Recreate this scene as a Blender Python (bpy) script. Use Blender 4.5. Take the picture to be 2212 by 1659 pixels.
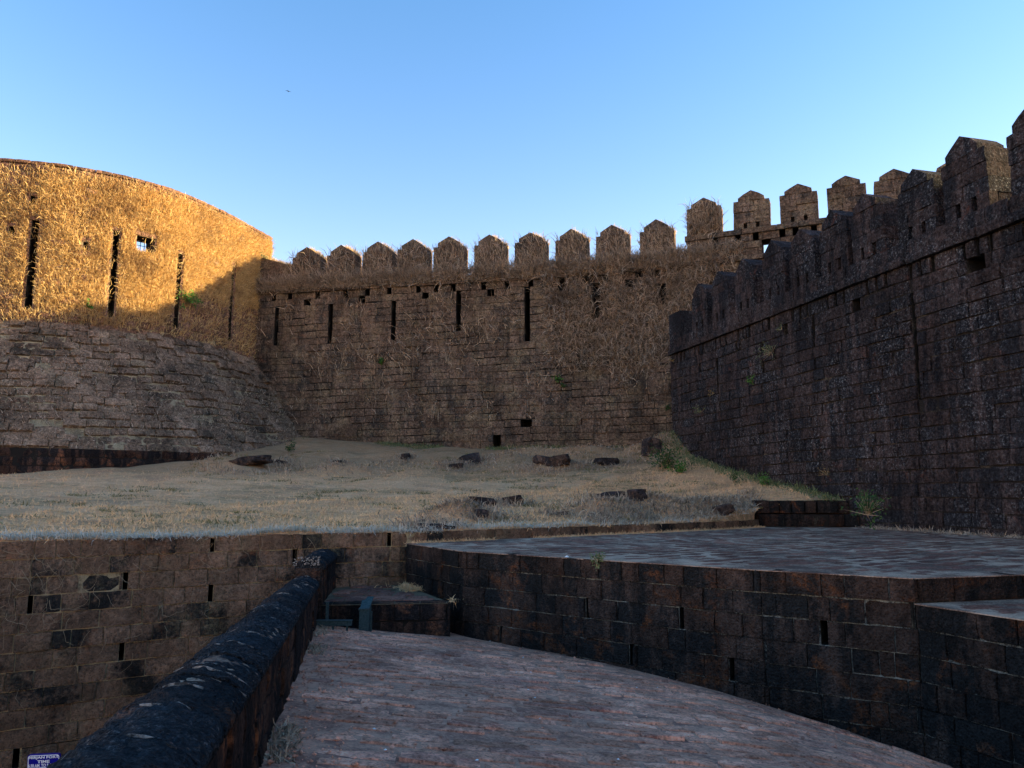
import bpy, math, random
import numpy as np
from mathutils import Vector, Matrix

random.seed(7)
RNG = np.random.default_rng(11)
for o in list(bpy.data.objects):
    bpy.data.objects.remove(o)
SC = bpy.context.scene
COL = SC.collection

# ------------------------------------------------------------------ camera
F, CX, CY, PITCH = 1658.0, 1105.5, 829.5, math.radians(8.0)
cam = bpy.data.cameras.new('camera')
cam.sensor_width = 36.0
cam.lens = 36.0 * F / 2211.0
cam.clip_start = 0.05
cam.clip_end = 3000
camo = bpy.data.objects.new('camera', cam)
camo.rotation_euler = (math.radians(90) + PITCH, 0, 0)
COL.objects.link(camo)
SC.camera = camo

# ------------------------------------------------------------------ light
SUN_EL = math.radians(12.0)
SUN_DIR = Vector((math.cos(SUN_EL) * 0.995, math.cos(SUN_EL) * 0.0998, math.sin(SUN_EL)))
w = bpy.data.worlds.new('World')
SC.world = w
w.use_nodes = True
wn = w.node_tree
for n in list(wn.nodes):
    wn.nodes.remove(n)
sky = wn.nodes.new('ShaderNodeTexSky')
sky.sky_type = 'NISHITA'
sky.sun_disc = False
sky.sun_elevation = SUN_EL
sky.sun_rotation = math.atan2(SUN_DIR.x, SUN_DIR.y)
sky.altitude = 0
sky.air_density = 1.0
sky.dust_density = 0.1
sky.ozone_density = 1.3
bg = wn.nodes.new('ShaderNodeBackground')
bg.inputs['Strength'].default_value = 0.15
wo = wn.nodes.new('ShaderNodeOutputWorld')
hs = wn.nodes.new('ShaderNodeHueSaturation')
hs.inputs['Saturation'].default_value = 1.42
wb = wn.nodes.new('ShaderNodeMix')      # camera white balance, the same for the whole sky
wb.data_type = 'RGBA'; wb.blend_type = 'MULTIPLY'; wb.inputs[0].default_value = 1.0
wb.inputs[7].default_value = (1.57, 0.89, 0.84, 1)
wn.links.new(sky.outputs[0], hs.inputs['Color'])
wn.links.new(hs.outputs[0], wb.inputs[6])
wn.links.new(wb.outputs[2], bg.inputs[0])
wn.links.new(bg.outputs[0], wo.inputs[0])
sl = bpy.data.lights.new('sun', 'SUN')
sl.energy = 5.0
sl.angle = math.radians(0.5)
sl.color = (1.0, 0.77, 0.42)
so = bpy.data.objects.new('sun', sl)
so.rotation_euler = SUN_DIR.to_track_quat('Z', 'Y').to_euler()
so.location = (60, 6, 30)
COL.objects.link(so)
SC.view_settings.view_transform = 'Standard'
SC.view_settings.look = 'None'
SC.view_settings.gamma = 1
SC.view_settings.use_curve_mapping = False
SC.view_settings.exposure = 1.85
SC.render.engine = 'CYCLES'
SC.cycles.max_bounces = 6
SC.cycles.diffuse_bounces = 4

# ------------------------------------------------------------------ measuring helpers (survey of the place)
def ray(u, v):
    xr = (u - CX) / F
    yr = (CY - v) / F
    return (xr, math.cos(PITCH) - yr * math.sin(PITCH), math.sin(PITCH) + yr * math.cos(PITCH))

def G(u, v, z):
    d = ray(u, v)
    t = z / d[2]
    return (d[0] * t, d[1] * t)

def AT(u, v, y):
    d = ray(u, v)
    t = y / d[1]
    return Vector((d[0] * t, y, d[2] * t))

cp, sp = math.cos(PITCH), math.sin(PITCH)
def proj(P):
    """N x 3 -> u, v, depth"""
    P = np.asarray(P, float)
    dz = P[..., 1] * cp + P[..., 2] * sp
    uy = -P[..., 1] * sp + P[..., 2] * cp
    dzs = np.where(dz > 0.05, dz, 0.05)
    return CX + F * P[..., 0] / dzs, CY - F * uy / dzs, dz

# ------------------------------------------------------------------ object helpers
def tag(o, label=None, cat=None, group=None, kind=None):
    if label: o['label'] = label
    if cat: o['category'] = cat
    if group: o['group'] = group
    if kind: o['kind'] = kind
    return o

def empty(name, loc=(0, 0, 0)):
    o = bpy.data.objects.new(name, None)
    o.location = loc
    o.empty_display_size = 0.3
    COL.objects.link(o)
    return o

def link(name, me, mat=None, parent=None, mw=None):
    o = bpy.data.objects.new(name, me)
    if mat is not None and len(me.materials) == 0:
        me.materials.append(mat)
    elif mat is not None and me.materials[0] is None:
        me.materials[0] = mat
    COL.objects.link(o)
    if parent is not None:
        o.parent = parent
        if mw is not None:
            o.matrix_parent_inverse = Matrix.Identity(4)
            o.matrix_local = PW[parent.name].inverted() @ mw if parent.name in PW else mw
        elif parent.name in PW:
            o.matrix_parent_inverse = PW[parent.name].inverted()
    elif mw is not None:
        o.matrix_world = mw
    return o
PW = {}          # world matrices of parents that are not at the origin

def mesh(name, verts, faces, smooth=False, rnd=None):
    me = bpy.data.meshes.new(name)
    me.from_pydata([tuple(v) for v in verts], [], [tuple(f) for f in faces])
    if smooth:
        me.polygons.foreach_set('use_smooth', [True] * len(me.polygons))
    me.update()
    if rnd is not None:
        a = me.attributes.new('rnd', 'FLOAT', 'POINT')
        a.data.foreach_set('value', np.asarray(rnd, np.float32))
    return me

def np_mesh(name, verts, quads, smooth=False, rnd=None):
    """verts (N,3), quads (M,k) numpy"""
    me = bpy.data.meshes.new(name)
    k = quads.shape[1]
    me.vertices.add(len(verts))
    me.vertices.foreach_set('co', verts.astype(np.float32).ravel())
    me.loops.add(quads.size)
    me.loops.foreach_set('vertex_index', quads.astype(np.int32).ravel())
    me.polygons.add(len(quads))
    me.polygons.foreach_set('loop_start', np.arange(0, quads.size, k, dtype=np.int32))
    me.polygons.foreach_set('loop_total', np.full(len(quads), k, np.int32))
    if smooth is True:
        smooth = np.ones(len(quads), bool)
    if smooth is not False:
        me.polygons.foreach_set('use_smooth', np.asarray(smooth, bool))
    me.update(calc_edges=True)
    if rnd is not None:
        a = me.attributes.new('rnd', 'FLOAT', 'POINT')
        a.data.foreach_set('value', rnd.astype(np.float32))
    return me

def box(x0, x1, y0, y1, z0, z1):
    v = [(x0, y0, z0), (x1, y0, z0), (x1, y1, z0), (x0, y1, z0), (x0, y0, z1), (x1, y0, z1), (x1, y1, z1), (x0, y1, z1)]
    f = [(0, 3, 2, 1), (4, 5, 6, 7), (0, 1, 5, 4), (1, 2, 6, 5), (2, 3, 7, 6), (3, 0, 4, 7)]
    return v, f

# ------------------------------------------------------------------ materials
class NT:
    def __init__(s, name):
        s.m = bpy.data.materials.new(name)
        s.m.use_nodes = True
        s.t = s.m.node_tree
        for n in list(s.t.nodes): s.t.nodes.remove(n)
        s.out = s.t.nodes.new('ShaderNodeOutputMaterial')
        s.b = s.t.nodes.new('ShaderNodeBsdfPrincipled')
        s.t.links.new(s.b.outputs[0], s.out.inputs[0])
        s.geo = s.t.nodes.new('ShaderNodeNewGeometry')
        s.pos = s.geo.outputs['Position']
    def n(s, t, **kw):
        x = s.t.nodes.new(t)
        for k, v in kw.items(): setattr(x, k, v)
        return x
    def l(s, a, b): s.t.links.new(a, b)
    def scaled(s, sc):
        m = s.n('ShaderNodeVectorMath', operation='MULTIPLY')
        s.l(s.pos, m.inputs[0]); m.inputs[1].default_value = sc
        return m.outputs[0]
    def noise(s, scale, detail=4, rough=0.6, vec=None, dist=0.0):
        x = s.n('ShaderNodeTexNoise')
        x.inputs['Scale'].default_value = scale; x.inputs['Detail'].default_value = detail
        x.inputs['Roughness'].default_value = rough; x.inputs['Distortion'].default_value = dist
        s.l(vec or s.pos, x.inputs['Vector'])
        return x.outputs['Fac']
    def vor(s, scale, vec=None, feature='F1'):
        x = s.n('ShaderNodeTexVoronoi', feature=feature)
        x.inputs['Scale'].default_value = scale
        s.l(vec or s.pos, x.inputs['Vector'])
        return x.outputs['Distance']
    def ramp(s, fac, a, b, lo=0.0, hi=1.0):
        x = s.n('ShaderNodeMapRange')
        x.inputs['From Min'].default_value = a; x.inputs['From Max'].default_value = b
        x.inputs['To Min'].default_value = lo; x.inputs['To Max'].default_value = hi
        s.l(fac, x.inputs['Value'])
        return x.outputs[0]
    def mix(s, fac, a, b):
        x = s.n('ShaderNodeMix', data_type='RGBA')
        for val, i in ((fac, 0), (a, 6), (b, 7)):
            if isinstance(val, tuple): x.inputs[i].default_value = (*val, 1)
            elif isinstance(val, (int, float)): x.inputs[i].default_value = val
            else: s.l(val, x.inputs[i])
        return x.outputs[2]
    def math(s, op, a, b=0.0, clamp=False):
        x = s.n('ShaderNodeMath', operation=op, use_clamp=clamp)
        for val, i in ((a, 0), (b, 1)):
            if isinstance(val, (int, float)): x.inputs[i].default_value = val
            else: s.l(val, x.inputs[i])
        return x.outputs[0]
    def mulc(s, col, f):
        x = s.n('ShaderNodeVectorMath', operation='SCALE')
        s.l(col, x.inputs[0]); s.l(f, x.inputs['Scale'])
        return x.outputs[0]
    def rnd(s):
        a = s.n('ShaderNodeAttribute', attribute_name='rnd')
        o = s.n('ShaderNodeObjectInfo')
        return s.math('FRACT', s.math('ADD', a.outputs['Fac'], o.outputs['Random']))
    def done(s, col, rough=0.95, height=None, dist=0.03, strength=1.0):
        s.l(col, s.b.inputs['Base Color'])
        s.b.inputs['Roughness'].default_value = rough
        s.b.inputs['Specular IOR Level'].default_value = 0.06
        if height is not None:
            b = s.n('ShaderNodeBump')
            b.inputs['Strength'].default_value = strength
            b.inputs['Distance'].default_value = dist
            s.l(height, b.inputs['Height'])
            s.l(b.outputs[0], s.b.inputs['Normal'])
        return s.m

def laterite(name, crust, body, rust, lichen, crust_amt=0.5, rust_amt=0.2, lich_amt=0.3, pore=28.0, streak=0.4, straw=None, straw_amt=0.0, relief=0.03, crust_scale=0.9, shared=0.5, mott=9.0, mamt=1.0, pw=0.45):
    """weathered laterite: brown body, black lichen crust, rust and pale lichen specks, pitted surface"""
    t = NT(name)
    r = t.rnd()
    big = t.noise(crust_scale, 5, 0.62, dist=0.6)
    stv = t.scaled((2.6, 2.6, 0.28))
    st = t.noise(1.6, 4, 0.6, vec=stv)
    fine = t.noise(16, 5, 0.75)
    med = t.noise(4.5, 4, 0.65)
    a = t.math('ADD', t.math('MULTIPLY', big, 1 - streak), t.math('MULTIPLY', st, streak))
    a = t.math('ADD', a, t.math('MULTIPLY', t.math('SUBTRACT', r, 0.5), shared * 0.35))
    a = t.math('ADD', a, t.math('MULTIPLY', t.math('SUBTRACT', fine, 0.5), 0.35))
    th = 0.5 + (0.5 - crust_amt) * 0.45
    cm = t.ramp(a, th - 0.07, th + 0.09)
    bodyv = t.mix(t.ramp(med, 0.3, 0.7), tuple(c * 0.72 for c in body), tuple(c * 1.25 for c in body))
    col = t.mix(cm, bodyv, crust)
    rm = t.math('MULTIPLY', t.ramp(t.noise(1.3, 3, 0.6, dist=1.2), 0.66 - rust_amt * 0.3, 0.78 - rust_amt * 0.3), t.ramp(fine, 0.42, 0.6))
    col = t.mix(t.math('MULTIPLY', rm, 0.8), col, rust)
    lm = t.math('MULTIPLY', t.ramp(t.noise(max(9, mott * 1.5), 6, 0.85), 0.60 - 0.08 * lich_amt, 0.74 - 0.08 * lich_amt), t.ramp(t.noise(0.8, 3, 0.6), 0.35, 0.65))
    col = t.mix(t.math('MULTIPLY', lm, lich_amt), col, lichen)
    if straw:
        sm = t.math('MULTIPLY', t.ramp(t.noise(1.1, 5, 0.7), 0.62 - 0.3 * straw_amt, 0.8 - 0.3 * straw_amt), t.ramp(t.noise(22, 4, 0.9), 0.4, 0.62))
        col = t.mix(t.math('MULTIPLY', sm, 0.8), col, straw)
    col = t.mulc(col, t.ramp(r, 0, 1, 0.72, 1.3))
    mt = t.noise(mott, 7, 0.82)
    col = t.mulc(col, t.ramp(mt, 0.36, 0.66, 1 - 0.62 * mamt, 1 + 0.62 * mamt))
    col = t.mulc(col, t.ramp(t.noise(0.45, 4, 0.6, vec=t.scaled((1.6, 1.6, 0.5))), 0.35, 0.65, 0.72, 1.28))
    p1 = t.vor(pore)
    col = t.mulc(col, t.ramp(p1, 0.12, 0.4, 0.55, 1.08))
    h = t.math('ADD', t.math('ADD', t.math('MULTIPLY', p1, pw), t.math('MULTIPLY', mt, 0.9)), t.math('ADD', t.math('MULTIPLY', fine, 0.6), t.math('MULTIPLY', med, 0.7)))
    return t.done(col, 0.96, h, relief, 1.0)

def joint(name, pale, dark, amt=0.5, scale=1.5):
    t = NT(name)
    f = t.math('ADD', t.math('MULTIPLY', t.noise(scale, 4, 0.7), 0.6), t.math('MULTIPLY', t.noise(30, 4, 0.8), 0.4))
    th = 0.5 + (0.5 - amt) * 0.4
    col = t.mix(t.ramp(f, th - 0.06, th + 0.08), dark, pale)
    return t.done(col, 1.0, t.noise(25, 5, 0.8), 0.02, 1.0)

BLACK = (0.018, 0.019, 0.021)
M = {}
M['wall_far'] = laterite('laterite_centre_wall', (0.043, 0.037, 0.031), (0.145, 0.102, 0.072), (0.20, 0.09, 0.05), (0.30, 0.27, 0.22), 0.42, 0.15, 0.5, pore=12, straw=(0.27, 0.21, 0.12), straw_amt=0.5, relief=0.05)
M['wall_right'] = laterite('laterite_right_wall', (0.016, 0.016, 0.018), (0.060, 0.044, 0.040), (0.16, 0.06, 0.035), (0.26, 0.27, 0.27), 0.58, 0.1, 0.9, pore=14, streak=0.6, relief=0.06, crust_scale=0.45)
M['bastion'] = laterite('laterite_bastion', (0.05, 0.036, 0.03), (0.20, 0.115, 0.075), (0.30, 0.12, 0.06), (0.35, 0.28, 0.2), 0.3, 0.25, 0.4, pore=12, relief=0.05)
M['talus'] = laterite('laterite_talus', (0.055, 0.042, 0.030), (0.22, 0.147, 0.095), (0.22, 0.11, 0.07), (0.30, 0.27, 0.2), 0.34, 0.2, 0.5, pore=12, streak=0.1, straw=(0.30, 0.235, 0.135), straw_amt=0.35, relief=0.05, crust_scale=0.5)
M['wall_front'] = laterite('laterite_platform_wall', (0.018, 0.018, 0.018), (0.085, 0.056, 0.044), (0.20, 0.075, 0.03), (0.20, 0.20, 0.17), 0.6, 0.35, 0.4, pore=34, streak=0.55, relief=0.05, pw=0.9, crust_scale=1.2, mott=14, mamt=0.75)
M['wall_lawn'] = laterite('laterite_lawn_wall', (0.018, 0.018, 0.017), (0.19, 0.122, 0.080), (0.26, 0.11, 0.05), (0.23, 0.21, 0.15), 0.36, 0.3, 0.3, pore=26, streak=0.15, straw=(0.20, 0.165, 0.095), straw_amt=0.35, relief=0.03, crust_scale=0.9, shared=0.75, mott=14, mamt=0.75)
M['parapet'] = laterite('laterite_parapet_face', (0.016, 0.014, 0.014), (0.08, 0.045, 0.032), (0.25, 0.10, 0.045), (0.2, 0.17, 0.12), 0.6, 0.4, 0.3, pore=40, streak=0.9, relief=0.03, mott=24)
M['cap'] = laterite('mossy_black_coping', (0.030, 0.038, 0.046), (0.055, 0.052, 0.055), (0.28, 0.13, 0.07), (0.30, 0.29, 0.28), 0.72, 0.2, 0.9, pore=58, streak=0.0, relief=0.06, crust_scale=1.6, mott=24, pw=1.4)
M['paver'] = laterite('platform_paver', (0.13, 0.062, 0.048), (0.25, 0.115, 0.080), (0.18, 0.085, 0.06), (0.30, 0.27, 0.25), 0.45, 0.2, 0.3, pore=30, streak=0.0, relief=0.02, crust_scale=0.7, shared=0.15, mott=14, mamt=0.75)
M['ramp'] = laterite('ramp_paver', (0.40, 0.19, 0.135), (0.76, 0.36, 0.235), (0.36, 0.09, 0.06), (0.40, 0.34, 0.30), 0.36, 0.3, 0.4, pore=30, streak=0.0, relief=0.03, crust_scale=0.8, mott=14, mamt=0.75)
M['rock'] = laterite('laterite_rock', (0.03, 0.027, 0.028), (0.10, 0.068, 0.052), (0.2, 0.09, 0.05), (0.3, 0.27, 0.24), 0.55, 0.2, 0.4, pore=16, streak=0.0, relief=0.06, crust_scale=2)
M['j_dark'] = joint('joint_soil_hole_shade', (0.12, 0.10, 0.07), (0.02, 0.018, 0.016), 0.3)  # dark joint soil; its colour also stands in for shade inside wall openings
M['j_straw'] = joint('straw_filled_joint', (0.36, 0.29, 0.17), (0.07, 0.055, 0.04), 0.62)
M['j_lime'] = joint('pale_lime_joint', (0.34, 0.35, 0.31), (0.02, 0.018, 0.018), 0.47, 1.3)
M['j_pave'] = joint('pale_paving_joint', (0.54, 0.38, 0.27), (0.14, 0.085, 0.065), 0.5, 0.9)
M['j_ramp'] = joint('dusty_ramp_soil', (0.70, 0.36, 0.24), (0.30, 0.145, 0.105), 0.55, 3.0)

def lawn_mat():
    t = NT('dry_lawn')
    pv = t.scaled((0.55, 1.5, 1))
    a = t.noise(0.35, 6, 0.65, vec=pv)
    b = t.noise(1.8, 6, 0.72, vec=pv)
    c = t.noise(22, 5, 0.85)
    d2 = t.noise(5.5, 5, 0.75, vec=pv)
    col = t.mix(t.ramp(b, 0.32, 0.66), (0.76, 0.42, 0.21), (1.0, 0.66, 0.37))
    g = t.math('MULTIPLY', t.ramp(t.math('ADD', t.math('MULTIPLY', a, .5), t.math('MULTIPLY', d2, .5)), 0.50, 0.60), 0.75)
    col = t.mix(g, col, (0.34, 0.235, 0.115))
    col = t.mix(t.math('MULTIPLY', t.ramp(t.noise(0.5, 4, 0.6), 0.56, 0.68), 0.6), col, (0.52, 0.32, 0.20))
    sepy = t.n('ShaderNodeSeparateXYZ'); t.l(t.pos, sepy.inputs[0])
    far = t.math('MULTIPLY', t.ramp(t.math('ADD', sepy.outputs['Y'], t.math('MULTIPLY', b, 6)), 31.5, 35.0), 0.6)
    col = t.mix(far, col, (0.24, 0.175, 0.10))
    col = t.mulc(col, t.ramp(c, 0.3, 0.68, 0.5, 1.3))
    return t.done(col, 1.0, t.math('ADD', t.math('ADD', c, b), d2), 0.08, 1.0)
M['lawn'] = lawn_mat()

def blade_mat(name, c0, c1, c2=None, tl=0.25):
    t = NT(name)
    r = t.rnd()
    col = t.mix(r, c0, c1)
    if c2:
        col = t.mix(t.ramp(t.noise(0.7, 4, 0.7), 0.5, 0.75), col, c2)
    m = t.done(col, 0.8)
    tr = t.n('ShaderNodeBsdfTranslucent')
    t.l(col, tr.inputs[0])
    mx = t.n('ShaderNodeMixShader')
    mx.inputs[0].default_value = tl
    t.l(t.b.outputs[0], mx.inputs[1]); t.l(tr.outputs[0], mx.inputs[2]); t.l(mx.outputs[0], t.out.inputs[0])
    return m
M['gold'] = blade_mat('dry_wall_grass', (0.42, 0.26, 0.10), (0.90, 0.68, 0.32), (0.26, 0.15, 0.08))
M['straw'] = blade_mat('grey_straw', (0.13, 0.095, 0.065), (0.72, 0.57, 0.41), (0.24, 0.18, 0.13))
M['lawnblade'] = blade_mat('lawn_straw', (0.72, 0.44, 0.21), (1.0, 0.68, 0.38), (0.50, 0.32, 0.16))
M['pale'] = blade_mat('bleached_edge_grass', (0.55, 0.50, 0.40), (0.75, 0.72, 0.62), (0.45, 0.42, 0.3))
M['green'] = blade_mat('green_leaf', (0.045, 0.13, 0.03), (0.11, 0.25, 0.05))
M['dgreen'] = blade_mat('dark_green_leaf', (0.03, 0.075, 0.03), (0.075, 0.14, 0.045))
M['olive'] = blade_mat('dusty_olive_leaf', (0.10, 0.14, 0.06), (0.24, 0.27, 0.13))
M['twig'] = blade_mat('dry_twig', (0.20, 0.15, 0.09), (0.36, 0.28, 0.18))
M['tuft'] = blade_mat('olive_tuft', (0.12, 0.11, 0.045), (0.30, 0.25, 0.11))
M['brownleaf'] = blade_mat('dry_brown_leaf', (0.16, 0.11, 0.04), (0.30, 0.22, 0.09))

def plain(name, col, rough=0.6, metal=0.0, wear=None):
    t = NT(name)
    f = t.noise(40, 5, 0.7)
    c = t.mix(t.ramp(f, 0.35, 0.75), tuple(x * 0.8 for x in col), wear or tuple(min(1, x * 1.2) for x in col))
    m = t.done(c, rough, f, 0.002, 0.4)
    t.b.inputs['Metallic'].default_value = metal
    return m
M['signblue'] = plain('sign_blue_paint', (0.006, 0.006, 0.20), 0.35)
M['signwhite'] = plain('sign_white_paint', (0.78, 0.80, 0.82), 0.4)
M['green_metal'] = plain('weathered_green_paint', (0.022, 0.055, 0.06), 0.5, 0.0, (0.08, 0.11, 0.11))
M['iron'] = plain('window_iron', (0.04, 0.045, 0.05), 0.5)
M['white'] = plain('white_litter', (0.75, 0.80, 0.80), 0.6)
M['bird'] = plain('bird_feathers', (0.04, 0.05, 0.06), 0.8)
M['mortar'] = joint('lime_mortar', (0.36, 0.34, 0.31), (0.05, 0.05, 0.05), 0.5, 20)
M['soil'] = joint('pit_soil', (0.20, 0.15, 0.10), (0.09, 0.07, 0.045), 0.5)

# ------------------------------------------------------------------ wall surfaces
class Path:
    def __init__(s, pts, smooth=True, step=0.25):
        P = [np.array(p, float) for p in pts]
        if smooth and len(P) > 2:
            Q = [2 * P[0] - P[1]] + P + [2 * P[-1] - P[-2]]
            out = []
            for i in range(1, len(Q) - 2):
                L = np.linalg.norm(Q[i + 1] - Q[i])
                n = max(2, int(L / step))
                for k in range(n):
                    t = k / n
                    out.append(0.5 * ((2 * Q[i]) + (-Q[i - 1] + Q[i + 1]) * t + (2 * Q[i - 1] - 5 * Q[i] + 4 * Q[i + 1] - Q[i + 2]) * t * t + (-Q[i - 1] + 3 * Q[i] - 3 * Q[i + 1] + Q[i + 2]) * t ** 3))
            out.append(P[-1])
            P = out
        s.P = np.array(P)
        d = np.linalg.norm(np.diff(s.P, axis=0), axis=1)
        s.S = np.concatenate([[0], np.cumsum(d)])
        s.L = s.S[-1]
        s.smooth = smooth
    def at(s, q):
        return np.array([np.interp(q, s.S, s.P[:, 0]), np.interp(q, s.S, s.P[:, 1])])
    def tan(s, q):
        e = 0.35 if s.smooth else 0.02
        a, b = max(0, q - e), min(s.L, q + e)
        d = s.at(b) - s.at(a)
        return d / (np.linalg.norm(d) + 1e-9)
    def nrm(s, q):          # outward = to the right of the travel direction
        t = s.tan(q)
        return np.array([t[1], -t[0]])
    def pt(s, q, z, off=0.0, batter=0.0, ztop=0.0):
        p = s.at(q) + s.nrm(q) * (off + batter * max(0.0, ztop - z))
        return np.array([p[0], p[1], z])
    def hit(s, u, v):
        """s, z of a sighting on the vertical wall"""
        d = ray(u, v)
        k = d[0] / d[1]
        f = s.P[:, 0] - k * s.P[:, 1]
        idx = np.where((f[:-1] * f[1:]) <= 0)[0]
        if len(idx) == 0:
            return None
        best = None
        for i in idx:
            t = f[i] / (f[i] - f[i + 1] + 1e-12)
            y = s.P[i, 1] + t * (s.P[i + 1, 1] - s.P[i, 1])
            if y > 0.5 and (best is None or y < best[1]):
                best = (s.S[i] + t * (s.S[i + 1] - s.S[i]), y)
        return best[0], d[2] / d[1] * best[1]

def unit_variants(n, nx, nz, pull, jit, seed, zj=0.024):
    rs = np.random.default_rng(seed)
    out = []
    for _ in range(n):
        xs = np.linspace(-0.5, 0.5, nx + 1); zs = np.linspace(-0.5, 0.5, nz + 1)
        V = []
        for k, z in enumerate(zs):
            for i, x in enumerate(xs):
                edge = (i in (0, nx)) + (k in (0, nz))
                y = -pull * (0, 1.0, 2.3)[edge] * rs.uniform(0.5, 1.5) + rs.normal(0, jit)
                xx = x + (rs.normal(0, 0.012) if 0 < i < nx else -np.sign(x) * abs(rs.normal(0, 0.008)))
                zz = z + (rs.normal(0, 0.02) if 0 < k < nz else -np.sign(z) * abs(rs.normal(0, zj)))
                V.append((xx, y, zz))
        Fc = []
        W = nx + 1
        for k in range(nz):
            for i in range(nx):
                a = k * W + i
                Fc.append((a, a + W, a + W + 1, a + 1))
        loop = [i for i in range(W)] + [k * W + nx for k in range(1, nz + 1)] + [nz * W + i for i in range(nx - 1, -1, -1)] + [k * W for k in range(nz - 1, 0, -1)]
        # side ring with its own corner verts only (cheap): corners to the back
        base = len(V)
        for i in loop:
            V.append(V[i])
        for i in loop:
            x, y, z = V[i]
            V.append((x, -1.0, z))
        m = len(loop)
        for i in range(m):
            j = (i + 1) % m
            Fc.append((base + i, base + m + i, base + m + j, base + j)[::-1] if False else (base + j, base + m + j, base + m + i, base + i))
        out.append((np.array(V), np.array(Fc), np.arange(len(Fc)) < nx * nz))
    return out

# local frame: x along the wall, y outward (front at 0, back at -1), z up
U_STD = unit_variants(12, 4, 2, 0.035, 0.022, 1)
U_WORN = unit_variants(12, 4, 2, 0.075, 0.045, 2)
U_DEEP = unit_variants(8, 3, 2, 0.014, 0.010, 3, 0.008)
U_PAVE = unit_variants(12, 4, 2, 0.05, 0.03, 4)
_mcache = {}
def unit_mesh(U, i, mat):
    key = (id(U), i, mat.name)
    if key not in _mcache:
        me = np_mesh('stone', U[i][0], U[i][1], smooth=U[i][2])
        me.materials.append(mat)
        _mcache[key] = me
    return _mcache[key]

def px_area(mw, cs):
    c = mw[:3, 3]
    u, v, d = proj(c)
    if d < 0.3 or u < -80 or u > 2290 or v < -80 or v > 1740:
        return 0.0
    return cs[0] * cs[1] * (F / d) ** 2 * (2.0 if (0 < u < 2211 and 0 < v < 1659) else 1.0)

def emit_blocks(blocks, U, mat, parent, piece='stone_block', rest='stone_courses', limit=300, minpx=None):
    """blocks: list of 4x4 world matrices; the ones that show largest become parts, the others one mass"""
    info = []
    for mw in blocks:
        L = np.linalg.norm(mw[:3, 0]); H = np.linalg.norm(mw[:3, 2])
        info.append(px_area(mw, (L, H)))
    order = np.argsort(-np.array(info))
    top = set(order[:limit].tolist())
    vs, fs, rn, sms = [], [], [], []
    nv = 0
    for i, mw in enumerate(blocks):
        k = random.randrange(len(U))
        if i in top and info[i] > 0:
            link(piece, unit_mesh(U, k, mat), None, parent, Matrix(mw.tolist()))
        else:
            V, Fc, sm_ = U[k]
            sms.append(sm_)
            W = V @ mw[:3, :3].T + mw[:3, 3]
            vs.append(W); fs.append(Fc + nv); nv += len(W)
            rn.append(np.full(len(W), random.random()))
    if vs:
        me = np_mesh(rest, np.vstack(vs), np.vstack(fs), np.concatenate(sms), np.concatenate(rn))
        o = link(rest, me, mat, parent)
        o['kind'] = 'stuff'

def frame(org, ex, ey, ez):
    m = np.eye(4)
    m[:3, 0] = ex; m[:3, 1] = ey; m[:3, 2] = ez; m[:3, 3] = org
    return m

def courses(z0, z1, c, first_from_top=True):
    n = max(1, int(round((z1 - z0) / c)))
    return np.linspace(z0, z1, n + 1)

def wall_blocks(path, zs, lmin, lmax, holes=(), batter=0.0, ztop=None, gap=0.014, depth=0.3, rough=0.02, s0=0.0, s1=None, keep=None, off=0.0, wav=0.0):
    s1 = path.L if s1 is None else s1
    ztop = zs[-1] if ztop is None else ztop
    out = []
    for k in range(len(zs) - 1):
        za, zb = zs[k], zs[k + 1]
        cuts = [(h[0], h[1]) for h in holes if min(zb, h[3]) - max(za, h[2]) > 0.35 * (zb - za)]
        q = s0 - random.uniform(0, lmax) * 0.5
        iv = []
        while q < s1:
            l = random.uniform(lmin, lmax) * (0.6 if random.random() < 0.12 else 1)
            iv.append((max(q, s0), min(q + l, s1)))
            q += l
        for a, b in cuts:
            nw = []
            for (p, r) in iv:
                if r <= a or p >= b: nw.append((p, r))
                else:
                    if a - p > 0.04: nw.append((p, a))
                    if r - b > 0.04: nw.append((b, r))
            iv = nw
        for (p, r) in iv:
            if r - p < 0.05: continue
            if not path.smooth:
                vs_ = [q for q in path.S if p + .03 < q < r - .03]
                if vs_:
                    iv.append((vs_[0], r)); r = float(vs_[0])
            zm = (za + zb) / 2
            if keep and not keep((p + r) / 2, zm): continue
            dz = wav * math.sin(p * 0.9 + k * 0.7) + wav * 0.6 * math.sin(p * 2.3 + k)
            A = path.pt(p, zm, 0, batter, ztop); B = path.pt(r, zm, 0, batter, ztop)
            T = B - A; L = np.linalg.norm(T)
            if L < 0.05: continue
            T /= L
            nq = path.nrm((p + r) / 2)
            up = np.array([-nq[0] * batter, -nq[1] * batter, 1.0])
            Hh = (zb - za) * math.sqrt(1 + batter ** 2) if batter else (zb - za)
            up /= np.linalg.norm(up)
            N = np.cross(T, up)
            N /= np.linalg.norm(N)
            o = (A + B) / 2 + N * (off + random.gauss(0, rough) ) + np.array([0, 0, dz])
            g = gap * random.uniform(0.5, 1.5)
            rot = random.gauss(0, 0.006)
            T2 = T + up * rot
            out.append(frame(o, T2 * max(0.03, L - g), N * depth, up * max(0.03, Hh - g)))
    return out

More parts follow.
